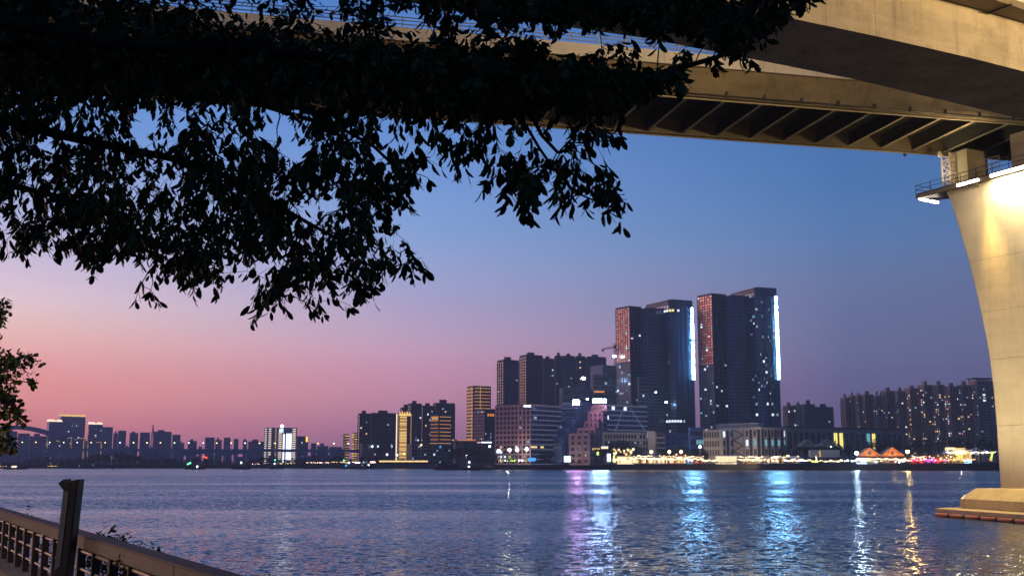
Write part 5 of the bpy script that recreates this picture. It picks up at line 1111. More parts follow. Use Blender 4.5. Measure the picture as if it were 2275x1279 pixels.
for k in range(6):
    b = MB(); b.box(f, f.W*k/5-.12, f.W*k/5+.12, .0, .25, GZ, zt-1.0); part('post', b, white_wall, o)
b = MB(); b.box(f, 0, f.W, -.6, -.35, zt-2.1, zt-1.2); part('fascia_light', b, E_mkt, o)
for a in ((1650,1664,1018,E_mkt,red_paint,'stall with pink and orange lanterns past the blazing pavilion'),(1665,1678,1017,E_mkt2,orange_wood,'orange lit stall in the middle under the warehouse'),(1679,1690,1018,E_mkt,red_paint,'last small stall before the long white awning')): stall(*a[:3], 1188, a[5], a[3], a[4])
stall(1698,1742,1013,1186,'long white awning stall with one flaring lamp', E_mkt, canvas_white, bulbs=9)
site_flood(1750,1012,1184,'flaring warm lamp at the end of the long white awning',1.7,E_lampw,5)
stall(1756,1778,1012,1182,'pale slanted tent beside the flaring lamp', E_gold2, canvas_white, bulbs=3)
# bright cluster of stage lights
f, zb, zt = fbox(1372,1405,988,1026,1200,6); o = thing('stage_kiosk', 'dazzling white light stage wrapped in bulbs among the trees', 'stage', tuple(f.pt(f.W/2,2,GZ)))
b = MB(); b.box(f, 0, f.W, 2, 4, GZ, GZ+8); part('back_wall', b, E_mkt, o); b = MB(); b.box(f, -.5, f.W+.5, -.5, 4.5, GZ+8.05, GZ+9); part('roof', b, white_wall, o)
rr = random.Random(4)
for k in range(60):
    b = MB(); b.ball(f.pt(rr.uniform(-4, f.W+2), rr.uniform(-1.0,1.5), GZ+rr.uniform(1.0, 18) ** (.96)), rr.uniform(.6,1.6), 7, 5); part('bulb', b, rr.choice([E_mkt, E_string, E_mkt, E_mkt2]), o)
for px0, px1, y0, y1, m, lb, nm in ((1349,1357,1007,1025,E_ledw,'tall blue white light box beside the glowing stage','light_box'),(1361,1368,1011,1028,E_lime,'green lit figure shaped lantern beside the white light box','lantern'),(1336,1351,991,996,E_crown,'long warm lamp above the green signpost','light_bar'),(1316,1333,995,999,E_mkt2,'yellow gate shaped neon sign among dark trees','neon_gate'),(1253,1268,1012,1026,em('kiosk_glow',(200,225,215),2.2),'small pale green lit kiosk under the dark dormitory','lit_kiosk'),(1174,1190,1016,1024,E_bluepanel,'small blue lit canopy by the moored boats','blue_canopy'),(1326,1330,1003,1010,E_lime,'small green signpost light','sign_light')):
    f, zb, zt = fbox(px0, px1, y0, y1, 1208 if px0 > 1300 else 1300, 2); o = thing(nm, lb, 'light', tuple(f.pt(f.W/2,.4,GZ)))
    W_ = f.W; b = MB()
    if nm == 'lantern': b.ball(f.pt(W_/2,.6,zb+(zt-zb)*.35), W_*.5, 10, 8, 1.3); b.ball(f.pt(W_/2,.6,zb+(zt-zb)*.85), W_*.32, 10, 8); 
    elif nm == 'neon_gate': b.box(f, 0, W_, 0, .5, zt-1.0, zt); b.box(f, .3, 1.2, 0, .5, zb-.6, zt-1.05); b.box(f, W_-1.2, W_-.3, 0, .5, zb+.4, zt-1.05)
    else: b.box(f, 0, W_, 0, 1.0, zb, zt)
    part('glow_body', b, m, o); b = MB(); b.box(f, W_*.42, W_*.58, .1, .5, GZ, zb-.02); part('stand', b, dark_metal, o)
    b = MB(); b.box(f, -.2, W_+.2, -.2, 1.2, zt+.03, zt+.35); part('cap', b, dark_metal, o)
for k, (px, py) in enumerate(((1338,996),(1370,1000),(1377,992),(1384,992),(1390,991))): pass
far_tree(1133, 1008, 1027, 1316, 22, 333, 'bush lit bright green by the white lamps', None)
o = [q for q in COL.objects if q.get('label') == 'bush lit bright green by the white lamps'][0]
# truss roofed open sheds and container kiosk
def gable(px0, px1, apex, eave, Y, label, m, lit=None, truss=False, base=1026):
    f, zb, ze = fbox(px0, px1, eave, base, Y, 10); za = zpix(px0, apex, Y); W_ = f.W; o = thing('gabled_shed', label, 'shed', tuple(f.pt(W_/2, 5, GZ)), 'gabled sheds on the far waterfront'); zb = GZ
    b = MB(); t = .5; b.add([f.pt(-1,-.6,ze-.4), f.pt(W_/2,-.6,za), f.pt(W_+1,-.6,ze-.4), f.pt(W_+1,14,ze-.4), f.pt(W_/2,14,za), f.pt(-1,14,ze-.4)] + [f.pt(-1,-.6,ze-.4-t), f.pt(W_/2,-.6,za-t), f.pt(W_+1,-.6,ze-.4-t), f.pt(W_+1,14,ze-.4-t), f.pt(W_/2,14,za-t), f.pt(-1,14,ze-.4-t)],
      [(0,1,4,5),(1,2,3,4),(11,10,7,6),(10,9,8,7),(0,6,7,1),(1,7,8,2),(5,4,10,11),(4,3,9,10),(0,5,11,6),(2,8,9,3)]); part('roof', b, m if truss else orange_wood, o)
    if truss:
        b = MB(); b.bar(f.pt(0,-.7,ze), f.pt(W_,-.7,ze), .4)
        for k in range(6): x0 = W_*k/6; x1 = W_*(k+1)/6; hz = lambda x: ze+(za-ze)*(1-abs(2*x/W_-1))-.5; b.bar(f.pt(x0,-.7,ze), f.pt((x0+x1)/2,-.7,max(hz((x0+x1)/2),ze)), .28); b.bar(f.pt((x0+x1)/2,-.7,max(hz((x0+x1)/2),ze)), f.pt(x1,-.7,ze), .28)
        b.bar(f.pt(-1,-.75,ze-.6), f.pt(W_/2,-.75,za-.2), .45); b.bar(f.pt(W_+1,-.75,ze-.6), f.pt(W_/2,-.75,za-.2), .45); part('truss', b, white_wall, o)
    else:
        b = MB(); b.add([f.pt(0,.2,ze-.5), f.pt(W_,.2,ze-.5), f.pt(W_/2,.2,za-1.0), f.pt(0,.5,ze-.5), f.pt(W_,.5,ze-.5), f.pt(W_/2,.5,za-1.0)], [(0,1,2),(5,4,3),(0,3,4,1),(1,4,5,2),(2,5,3,0)]); part('gable_wall', b, orange_wood, o)
        n = 10; cx_, cz_ = W_/2, ze+(za-ze)*.25; b = MB(); r2 = (za-ze)*.26; b.add([f.pt(cx_+r2*math.sin(2*math.pi*j/n), yy, cz_+r2*math.cos(2*math.pi*j/n)) for yy in (-.05,.25) for j in range(n)], [tuple(range(n)), tuple(reversed(range(n,2*n)))] + [((j+1)%n,j,n+j,n+(j+1)%n) for j in range(n)]); part('round_vent', b, roof_dark, o)
        for a_, b2 in (((-1,ze-.4),(W_/2,za)),((W_/2,za),(W_+1,ze-.4)),((0,ze-.6),(W_,ze-.6))):
            b = MB(); b.bar(f.pt(a_[0],-.85,a_[1]-.25), f.pt(b2[0],-.85,b2[1]-.25), .38); part('light_strip', b, em('orange_strip',(255,150,70),1.5), o)
    for u in (.3, W_-.3):
        for y in (0.2, 13):
            b = MB(); b.box(f, u-.22, u+.22, y-.2, y+.2, zb, ze-.95); part('post', b, dark_metal, o)
    return o, f, ze
gable(1776,1816,976,990,1188,'open shed with dark truss gable beside the container kiosk',roof_dark,truss=True)
gable(1818,1862,975,990,1188,'open shed with dark truss gable and one lamp, nearer the orange huts',roof_dark,truss=True)
for (p0, p1, ap, lb) in ((1911,1955,994,'orange lit gabled hut next to the blue floodlight'),(1961,2007,993,'orange lit gabled hut next to the orange floodlight')):
    o, f, ze = gable(p0, p1, ap, 1010, 1140, lb, orange_wood)
    b = MB(); b.box(f, 1, f.W-1, 9, 9.3, GZ+.1, ze-1.2); part('back_wall', b, brown_wall, o)
    cc = f.pt(f.W/2, -4, 0); pl_ = bpy.data.lights.new('hut_lamp', 'POINT'); pl_.energy = 2600; pl_.color = (1,.55,.22); pl_.shadow_soft_size = .4; lo = bpy.data.objects.new('hut_lamp', pl_); COL.objects.link(lo); lo.location = (cc.x, cc.y, ze-.5)
f, zb, zt = fbox(1800,1866,999,1015,1178,6); o = thing('container_kiosk', 'pale ribbed container raised on a frame above the promenade plants', 'container', tuple(f.pt(f.W/2,3,GZ)))
b = MB(); b.box(f, 0, f.W, 0, 6, zb, zt); part('body', b, white_wall, o); b = MB()
for k in range(26): b.box(f, f.W*k/26, f.W*(k+.45)/26, -.12, .05, zb+.3, zt-.3)
part('corrugation', b, white_wall, o, kind='stuff')
for k in range(5): b = MB(); b.box(f, f.W*k/4-.15+(.15 if k == 0 else 0), f.W*k/4+.15, .2, .5, GZ, zb-.02); part('post', b, dark_metal, o)
b = MB(); b.box(f, f.W*.30, f.W*.36, -.2, -.02, zb+.4, zt-.5); part('window', b, E_gold2, o)
site_flood(1846,992,1184,'small white lamp on the truss gable',.8,E_bright,2)
# crescent sign, bright panel, red and yellow stalls, tents
c = P(1812,1019,1150); o = thing('crescent_lamp', 'glowing orange white crescent lamp by the promenade plants', 'lamp', (c.x,c.y,GZ)); b = MB(); n = 14
pts = [(2.6*math.cos(a)*.55, 3.0*math.sin(a)) for a in [(-.42+.84*j/n)*math.pi for j in range(n+1)]] + [(1.2*math.cos(a)*.5-.1, 2.6*math.sin(a)) for a in [(.40-.80*j/n)*math.pi for j in range(n+1)]]
m_n = len(pts); b.add([(c.x+x, c.y+yy, c.z+z) for yy in (0,.5) for x, z in pts], [((j+1)%m_n, j, m_n+j, m_n+(j+1)%m_n) for j in range(m_n)] + [(j, j+1, m_n-2-j, m_n-1-j) for j in range(n)] + [(m_n+j+1, m_n+j, 2*m_n-1-j, 2*m_n-2-j) for j in range(n)])
part('glow_body', b, em('crescent_glow',(255,215,170),5), o); b = MB(); b.bar((c.x,c.y+.3,GZ),(c.x,c.y+.3,c.z-2.2),.4); part('stand', b, dark_metal, o)
f, zb, zt = fbox(1903,1927,1017,1029,1118,2); o = thing('display_screen', 'bright bluish white display panel under the first orange hut', 'display panel', tuple(f.pt(f.W/2,.2,GZ)))
for k in range(4): b = MB(); b.box(f, f.W*k/4+.06, f.W*(k+1)/4-.06, 0, .3, GZ+.2, zt); part('screen', b, em('panel_glow',(205,225,255),2.6), o)
b = MB(); b.box(f, -.15, f.W+.15, .32, .6, GZ, zt+.15); part('frame', b, dark_metal, o)
for a in ((1928,1952,1017,E_soft,canvas_white,'dim white stall with shelves under the first orange hut'),(1962,1985,1019,E_gold2,roof_dark,'dark stall with yellow lamp under the second orange hut'),(1986,2008,1019,E_copper,roof_dark,'dark stall with reddish light under the second orange hut'),(2022,2040,1017,E_redglow,red_paint,'red lit stall just past the orange floodlight'),(2041,2061,1016,E_redglow,red_paint,'red lit stall with a low fence before the purple one')): stall(*a[:3], 1124, a[5], a[3], a[4], bulbs=3)
stall(2062,2080,1010,1122,'purple neon stall with a white statue lamp', E_purple, red_paint, bulbs=2)
stall(2081,2099,1011,1122,'stall with red sides and a yellow pillar beside the purple one', E_redglow, yellow_paint, bulbs=4)
stall(2100,2124,1009,1120,'yellow framed stall with bright red counter', E_mkt2, yellow_paint, bulbs=5)
f, zb, zt = fbox(2118,2160,1000,1028,1132,8); o = thing('yellow_cafe', 'two storey yellow lit cafe house with warm windows', 'cafe', tuple(f.pt(f.W/2,3,GZ))); b = MB(); b.box(f, 0, f.W, .5, 7, GZ, zt); part('wall', b, yellow_paint, o)
for i in range(2):
    for k in range(6): b = MB(); b.box(f, f.W*(k+.2)/6, f.W*(k+.8)/6, .3, .6, GZ+1+i*5.2, GZ+4.4+i*5.2); part('window', b, [E_gold, E_gold2, E_mkt2][(k+i) % 3], o)
b = MB(); b.box(f, -.5, f.W+.5, -.8, 7.5, zt+.02, zt+.7); part('roof', b, canvas_white, o); b = MB(); b.box(f, 0, f.W, -.7, .4, GZ+5.0, GZ+5.7); part('balcony', b, E_gold, o)
def tent(px, apex, base, Y, label, wpx, m=canvas_white, lit=E_crown):
    a = P(px, base, Y); za = zpix(px, apex, Y); w = wpx/2460*Y/2; o = thing('peaked_tent', label, 'tent', (a.x,a.y,GZ), 'white peaked tents near the bridge pier')
    b = MB(); n = 8; h = za-a.z
    vs = []
    for k in range(4):
        t = k/3.0; rr2 = w*(1-t)**1.6+.06
        vs += [(a.x+sx*rr2, a.y+3+sy*rr2, a.z+h*t) for sx, sy in ((-1,-1),(1,-1),(1,1),(-1,1))]
    b.add(vs, [(4*k+i, 4*k+(i+1)%4, 4*k+4+(i+1)%4, 4*k+4+i) for k in range(3) for i in range(4)] + [(12,13,14,15)]); part('canopy', b, m, o)
    for sx in (-1,1):
        for sy in (-1,1): b = MB(); b.bar((a.x+sx*w*.93,a.y+3+sy*w*.93,GZ),(a.x+sx*w*.93,a.y+3+sy*w*.93,a.z-.02),.2); part('post', b, white_wall, o)
    b = MB(); b.ball((a.x, a.y+3, a.z+h*.12), w*.30, 8, 5, .6); part('lamp', b, lit, o)
tent(2102,999,1007,1136,'pinkish peaked tent at the start of the tent row',14)
for px, ap, bs, lb, w in ((2148,996,1004,'white peaked tent above the yellow cafe',16),(2165,995,1003,'second white peaked tent after the cafe',16),(2180,997,1004,'violet white peaked tent further along',13),(2191,996,1004,'violet white peaked tent with a sharp tip',13),(2204,999,1003,'flat white tent touching the view of the pier',11)): tent(px, ap, bs, 1136, lb, w)
f, zb, zt = fbox(2104,2145,993,1000,1150,6); o = thing('glowing_terrace_roof', 'cream glowing rounded terrace roof over the yellow stalls', 'roof pavilion', tuple(f.pt(f.W/2,4,GZ))); b = MB(); b.box(f, 0, f.W*.48, 0, 6, zb, zt); part('lit_roof', b, E_mkt, o, bev=.8); b = MB(); b.box(f, f.W*.5, f.W, 0, 5, zt-2.2, zt-.6); part('lit_eave', b, E_gold, o)
for u in (.02,.24,.46,.74,.97): b = MB(); b.box(f, f.W*u-.2, f.W*u+.2, .3, .7, GZ, zb-.02 if u < .5 else zt-2.25); part('post', b, white_wall, o)
f, zb, zt = fbox(2144,2159,1019,1029,1116,2); o = thing('blue_white_kiosk', 'small pale blue glowing kiosk below the tents', 'kiosk', tuple(f.pt(f.W/2,1,GZ))); b = MB(); b.box(f, 0, f.W, 0, 2.5, GZ, zt); part('glow_body', b, em('kiosk_blue',(180,220,255),3.2), o); b = MB(); b.box(f, -.3, f.W+.3, -.4, 2.8, zt+.02, zt+.4); part('roof', b, canvas_white, o)
c = P(2203,1012,1120); o = thing('giraffe_lantern', 'yellow green tall lantern on a round white base near the pier', 'lantern', (c.x,c.y,GZ)); b = MB(); b.tube([(c.x-.4,c.y,c.z-2),(c.x+.3,c.y,c.z+.5),(c.x+1.2,c.y,c.z+4)], [.9,.75,.6], 8); part('neck', b, E_lime, o); b = MB(); b.ball((c.x-1.0,c.y,c.z-3.6), 1.7, 10, 7); part('base_globe', b, E_mkt2, o); b = MB(); b.bar((c.x-1,c.y,GZ),(c.x-1,c.y,c.z-5.2),.5); part('stand', b, dark_metal, o)
b = MB(); f, zb, zt = fbox(2030,2110,986,996,1215,5); o = thing('pergola_hall', 'long dark pergola hall behind the red stalls', 'hall', tuple(f.pt(f.W/2,3,GZ))); b.box(f, 0, f.W, 0, 6, zt-.8, zt); part('roof', b, mull_blue, o)
for k in range(12): b = MB(); b.box(f, f.W*k/11-.3, f.W*k/11+.3, .2, .8, GZ, zt-.82); part('post', b, grey_wall, o)
# people strolling on the quay are only specks: left to the stalls' glow
# quay light strips on the middle bank
for px0, px1, py, Y, m, lb, h in ((680,731,1027,1672,E_pinkw and em('quay_pink',(255,205,190),5),'pinkish white light strip on the middle quay',1.5),(732,768,1026,1672,E_quay,'yellow light strip beside the pinkish one',1.5),(842,951,1024,1640,E_quay,'long yellow light strip along the middle quay',2.0),(782,800,1027,1640,em('quay_pink',(255,205,190),5),'short pinkish light strip between two moored boats',1.8),(822,834,1026,1640,em('quay_pink',(255,205,190),5),'stub of pinkish light strip before the long yellow one',1.8),(558,578,1030,1668,em('quay_pink',(255,205,190),5),'pink light strip between two dark boats',1.3),(617,655,1029,1668,E_quay,'yellow bent light strip behind the small boats',1.4),(0,16,1035,1656,E_quay,'yellow light strip at the arch bridge end of the bank',1.2),(105,128,1034.5,1656,E_gold,'golden string of lights on the dark bank',1.2)):
    a, b_ = P(px0,py,Y), P(px1,py,Y); f = Fr((a.x,a.y),(b_.x,b_.y),0); o = thing('quay_light_strip', lb, 'light strip', (a.x,a.y,a.z-2.5), 'light strips along the middle bank')
    n = max(1, int(f.W/9))
    for k in range(n): b = MB(); b.box(f, f.W*k/n+.25, f.W*(k+1)/n-.25, 0, .4, a.z-h/2, a.z+h/2); part('lamp_tube', b, m, o)
    b = MB(); b.box(f, 0, f.W, .42, .8, GZ-.6, a.z+h/2+.2); part('barrier', b, quay_mat, o)
# ------------------------------------------------------------------ boats
def boat(px0, px1, wl, Y, label, hpx=5, house=(.62,.86), hh=9, lights=(), bow=1, cargo_h=0, name='cargo_boat', group='dark boats moored across the river', mast=True):
    a, b_ = P(px0, wl, Y), P(px1, wl, Y); f = Fr((a.x,a.y),(b_.x,b_.y),0); W_ = f.W; s = Y/2460; H = hpx*s; o = thing(name, label, 'boat', tuple(f.pt(W_/2, 0, 0)), group)
    bw = min(6.0, W_*.11+1.2); st = [(0,.55,1.25),(.06,.9,1.12),(.2,1,1.0),(.75,1,.95),(.9,.75,1.2),(1,.12,1.5)]
    if bow < 0: st = [(1-t,w,h) for t, w, h in reversed(st)]
    m = MB(); vs = []
    for t, w, h in st:
        vs += [f.pt(W_*t, -bw*w, H*h), f.pt(W_*t, bw*w, H*h), f.pt(W_*(.03+.94*t), bw*w*.7, -.4), f.pt(W_*(.03+.94*t), -bw*w*.7, -.4)]
    n = len(st); fs = [(0,1,2,3),(4*n-1,4*n-2,4*n-3,4*n-4)]
    for i in range(n-1):
        for k in range(4): fs.append((4*i+k,4*i+4+k,4*i+4+(k+1)%4,4*i+(k+1)%4))
    m.add(vs, fs); part('hull', m, hull_mat, o)
    h0 = H*1.0; hz = hh*s
    m = MB(); m.box(f, W_*house[0], W_*house[1], -bw*.75, bw*.75, h0+.0, h0+hz*.55); w_ = part('deckhouse', m, boat_white, o)
    m = MB(); uh = house[0]+(house[1]-house[0])*.15, house[0]+(house[1]-house[0])*.75; m.box(f, W_*uh[0], W_*uh[1], -bw*.6, bw*.6, h0+hz*.56, h0+hz); part('wheelhouse', m, boat_white, o)
    m = MB(); m.box(f, W_*uh[0]-.3, W_*uh[1]+.3, -bw*.7, bw*.7, h0+hz+.02, h0+hz+.3); part('roof', m, hull_mat, o)
    for k in range(4):
        u0 = W_*(uh[0]+(uh[1]-uh[0])*(k+.15)/4); u1 = W_*(uh[0]+(uh[1]-uh[0])*(k+.85)/4); m = MB(); m.box(f, u0, u1, -bw*.6-.06, -bw*.6+.05, h0+hz*.68, h0+hz*.92); part('window', m, dark_pane, o)
    if mast: m = MB(); u = W_*(house[0]+.08); m.bar(f.pt(u,0,h0+hz+.3), f.pt(u,0,h0+hz*1.6), .25); m.bar(f.pt(u-1.2,0,h0+hz*1.4), f.pt(u+1.2,0,h0+hz*1.4), .18); part('mast', m, dark_metal, o)
    if cargo_h:
        m = MB(); nn = 22; r2 = random.Random(px0); pr_ = []
        for k in range(nn+1):
            t = k/nn; hgt = cargo_h*s*(abs(math.sin(t*math.pi*2.0))**.7*.75+.25)*(1-.55*t)*r2.uniform(.85,1.1) if 0 < k < nn else .05
            pr_.append((W_*(.08+.5*t), hgt))
        vs = []
        for x, hgt in pr_: vs += [f.pt(x,-bw*.85,h0-.1), f.pt(x,-bw*.3,h0+hgt), f.pt(x,bw*.3,h0+hgt), f.pt(x,bw*.85,h0-.1)]
        m.add(vs, [(4*k+j,4*k+j+1,4*k+5+j,4*k+4+j) for k in range(nn) for j in range(3)] + [(3,2,1,0),(4*nn,4*nn+1,4*nn+2,4*nn+3)]); part('cargo_heap', m, cargo, o)
        for k in range(13): m = MB(); m.tube([f.pt(W_*(.05+.045*k),-bw-.35,H*.45), f.pt(W_*(.05+.045*k),-bw-.05,H*.45)], .75, 8); part('tyre_fender', m, brown_wall, o)
    for px, py, mm, rr3 in lights:
        c = P(px, py, Y); m = MB(); m.ball((c.x, c.y-bw*.8, c.z), rr3*s*1.15, 8, 5); part('lamp', m, mm, o)
    return o
boat(964,1069,1048.5,1180,'big barge heaped with dark cargo, wheelhouse lit by two lamps',6,(.66,.93),15,((1043,1026,E_bright,1.5),(1042,1036,E_bright,1.4)),1,14)
boat(1066,1170,1042.5,1330,'low dark working boat moored beside the big barge',4.5,(.10,.28),8,((1160,1022,E_bright,1.2),),-1)
boat(754,834,1040.5,1480,'dark boat with blue cabin lights below the yellow banded houses',6,(.18,.5),8,((770,1034,E_bluepanel,2.4),(776,1027,E_bright,1.6),(806,1033,E_soft,1.3),(820,1032,E_bright,1.3),(765,1022,E_green,1.2)),1)
boat(598,631,1039.5,1500,'small dark boat with a green masthead lamp',5,(.2,.6),7,((612,1021,E_green,1.3),(611,1029,E_bright,1.2)),1)
boat(513,558,1041,1420,'dark covered boat with one white lamp, in the gap of the viaduct',7,(.35,.8),10,((537,1027,E_bright,1.6),),1)
boat(410,457,1042,1380,'dark boat with two green lamps and a red masthead light',7,(.3,.8),16,((419,1030,E_green,1.5),(424,1028,E_green,1.6),(440,1036,E_bright,1.8),(455,1014,E_red,1.8),(460,1016,E_red,1.7)),1)
boat(8,62,1042.5,1380,'long low barge with a lit cabin near the left edge tree',4,(.25,.75),6,((34,1036,E_crown,2.0),(38,1036,E_crown,2.0),(30,1036,E_crown,1.8)),1)
boat(672,712,1039,1560,'tiny unlit boat in front of the pinkish quay strip',3,(.3,.6),4,(),-1)
boat(186,222,1039,1560,'low grey workboat with faint lamps by the dark trees',2.5,(.3,.8),4,((178,1034,E_soft,1.0),(208,1032,E_soft,1.0)),1)
bu = P(250,1043,1290); o = thing('mooring_buoy', 'small black mooring buoy alone on the calm water', 'buoy', (bu.x,bu.y,0)); m = MB(); m.tube([(bu.x,bu.y,-.3),(bu.x,bu.y,.4),(bu.x,bu.y,1.0),(bu.x,bu.y,1.1)],[.9,1.1,1.0,.3],10); part('float', m, hull_mat, o); m = MB(); m.tube([(bu.x,bu.y,1.1),(bu.x,bu.y,1.9)],[.12,.1],6); part('post', m, hull_mat, o)

# strings of bulbs and more small lights along the promenade
def string(px0, px1, y0, y1, Y, n, label, seed, mats=None):
    r_ = random.Random(seed); a, b = P(px0, y0, Y), P(px1, y1, Y); o = thing('string_lights', label, 'string lights', (a.x, a.y, GZ), 'strings of bulbs along the far waterfront')
    wire = MB(); prev = None; k_ = max(2, n//6)
    for j in range(k_+1):
        q = a+(b-a)*(j/k_); m = MB(); m.bar((q.x,q.y,GZ), tuple(q), .12); part('post', m, dark_metal, o)
    for i in range(n+1):
        t = i/n; q = a+(b-a)*t; q.z -= .9*abs(math.sin(t*k_*math.pi)); 
        if prev is not None: wire.bar(prev, q, .06)
        prev = q
        m = MB(); m.ball((q.x, q.y-.1, q.z-.2+r_.uniform(-.2,.2)), r_.uniform(.5,1.05), 7, 5); part('bulb', m, r_.choice(mats or [E_bulb2, E_bulb2, E_string, E_lampw]), o)
    part('wire', wire, dark_metal, o)
string(1402,1470,1016,1017,1181,26,'bulb string over the first glowing stalls below the grey flats',1)
string(1472,1562,1017,1018,1180,34,'bulb string over the stalls up to the annex',2)
string(1560,1592,1021,1021,1178,12,'short bulb string before the blazing pavilion',3)
string(1640,1700,1019,1019,1178,22,'bulb string under the white warehouse',4)
string(1742,1800,1021,1020,1174,18,'bulb string by the slanted tent',5,[E_bulb2, E_bright, E_lime, E_string])
string(1868,1905,1021,1021,1140,12,'sparse bulb string before the blue floodlight',6,[E_bright, E_bulb2, E_teal])
string(1910,2010,1017,1018,1112,30,'bulb string along the front of the orange huts',7)
string(2012,2110,1020,1020,1110,34,'reddish bulb string along the red stalls',8,[E_red, E_bulb2, E_redglow, E_purple, E_string])
string(2105,2211,1003,1003,1126,34,'white bulb string linking the peaked tents',9,[E_bright, E_bulb2, E_crown])
string(2108,2165,1018,1019,1112,20,'yellow bulb string before the cafe house',10,[E_mkt2, E_bulb2, E_gold])

# warm lamps under the awnings, which light the warehouse and flats behind them
for px, Y_, z_, e_ in ((1610,1196,9,7000),(1668,1192,6,6000),(1722,1186,7,9000),(1420,1200,8,5000),(1500,1200,8,4000),(1130,1310,9,3500),(2135,1126,9,3000)):
    c = P(px, 1015, Y_); d_ = bpy.data.lights.new('awning_lamp', 'POINT'); d_.energy = e_*2.6; d_.color = (1,.74,.46); d_.shadow_soft_size = .5
    lo = bpy.data.objects.new('awning_lamp', d_); COL.objects.link(lo); lo.location = (c.x, c.y, GZ+z_)

string(1418,1470,1011,1012,1196,16,'upper bulb string hung above the glowing stalls below the stair tower',11)
string(1475,1562,1012,1013,1196,24,'upper bulb string hung above the stalls before the annex',12)
string(1644,1746,1013,1014,1192,26,'upper bulb string hung along the foot of the white warehouse',13)
string(2030,2110,1013,1012,1128,20,'upper reddish bulb string over the red and purple stalls',14,[E_red, E_bulb2, E_string])

string(1800,1870,1022,1022,1150,18,'small garden lights among the plants under the container kiosk',15,[E_bulb2, E_lime, E_lampw, E_string])
string(1112,1185,1021,1021,1330,14,'small white garden lights at the foot of the pink red office',16,[E_bright, E_bulb2, E_lime])
string(1905,2010,1023,1023,1108,26,'low row of stall lights right at the quay edge before the huts',17,[E_bulb2, E_string, E_copper, E_bright])
# ------------------------------------------------------------------ foliage close to the camera
def leaf_mat(name, col, trans):
    m = bpy.data.materials.new(name); m.use_nodes = True; t = m.node_tree; b = t.nodes['Principled BSDF']; l = t.links
    g = t.nodes.new('ShaderNodeNewGeometry'); oi = t.nodes.new('ShaderNodeObjectInfo')
    ad = t.nodes.new('ShaderNodeMath'); ad.operation = 'ADD'; l.new(g.outputs['Random Per Island'], ad.inputs[0]); l.new(oi.outputs['Random'], ad.inputs[1])
    fr = t.nodes.new('ShaderNodeMath'); fr.operation = 'FRACT'; l.new(ad.outputs[0], fr.inputs[0])
    r_ = t.nodes.new('ShaderNodeValToRGB'); l.new(fr.outputs[0], r_.inputs[0]); e = r_.color_ramp.elements
    e[0].position = 0; e[0].color = (*[c*.6 for c in col],1); e[1].position = .85; e[1].color = (*[c*1.25 for c in col],1)
    k = e.new(.97); k.color = (col[0]*2.6, col[1]*1.1, col[2]*.9, 1)
    l.new(r_.outputs[0], b.inputs['Base Color']); b.inputs['Roughness'].default_value = .5; b.inputs['Specular IOR Level'].default_value = .12
    if trans: b.inputs['Transmission Weight'].default_value = 0
    return m
leafm = leaf_mat('tree_leaf', (.06,.08,.026), 0)
leafm2 = leaf_mat('second_tree_leaf', (.10,.115,.035), 0)
def leaf_geo(Lh, w, bend, fold):
    """an elliptic leaf with a folded midrib and a drooping tip, base at the origin, along +x"""
    vs = [(0,0,0)]; fs = []
    ts = ((.17,.62),(.48,1.0),(.80,.78)); 
    for t, k in ts:
        z = -bend*t*t*Lh; vs += [(t*Lh, -w*k/2, z+fold*w*k), (t*Lh, 0, z), (t*Lh, w*k/2, z+fold*w*k)]
    vs.append((Lh, 0, -bend*Lh))
    fs = [(0,1,2),(0,2,3),(1,4,5,2),(2,5,6,3),(4,7,8,5),(5,8,9,6),(7,10,8),(8,10,9)]
    return [Vector(v) for v in vs], fs
def leaf_xf(p, d, r_):
    d = d.normalized(); s = d.cross(Vector((0,0,1)))
    s = s.normalized() if s.length > .05 else Vector((1,0,0))
    a = r_.uniform(-1.3,1.3); n = s.cross(d); y = s*math.cos(a)+n*math.sin(a); z = d.cross(y)
    return Matrix(((d.x,y.x,z.x,p.x),(d.y,y.y,z.y,p.y),(d.z,y.z,z.z,p.z),(0,0,0,1)))
import numpy as np
class Nodes:
    def __init__(s): s.a = np.zeros((60000, 4)); s.n = 0
    def add(s, p, r_):
        s.a[s.n] = (p.x, p.y, p.z, r_); s.n += 1
    def near(s, p):
        q = s.a[:s.n]; d = (q[:,0]-p.x)**2 + (q[:,1]-p.y)**2 + (q[:,2]-p.z)**2 + np.where(q[:,2] > p.z-.25, 0, .35)
        i = int(d.argmin()); return Vector(q[i,:3]), float(q[i,3])
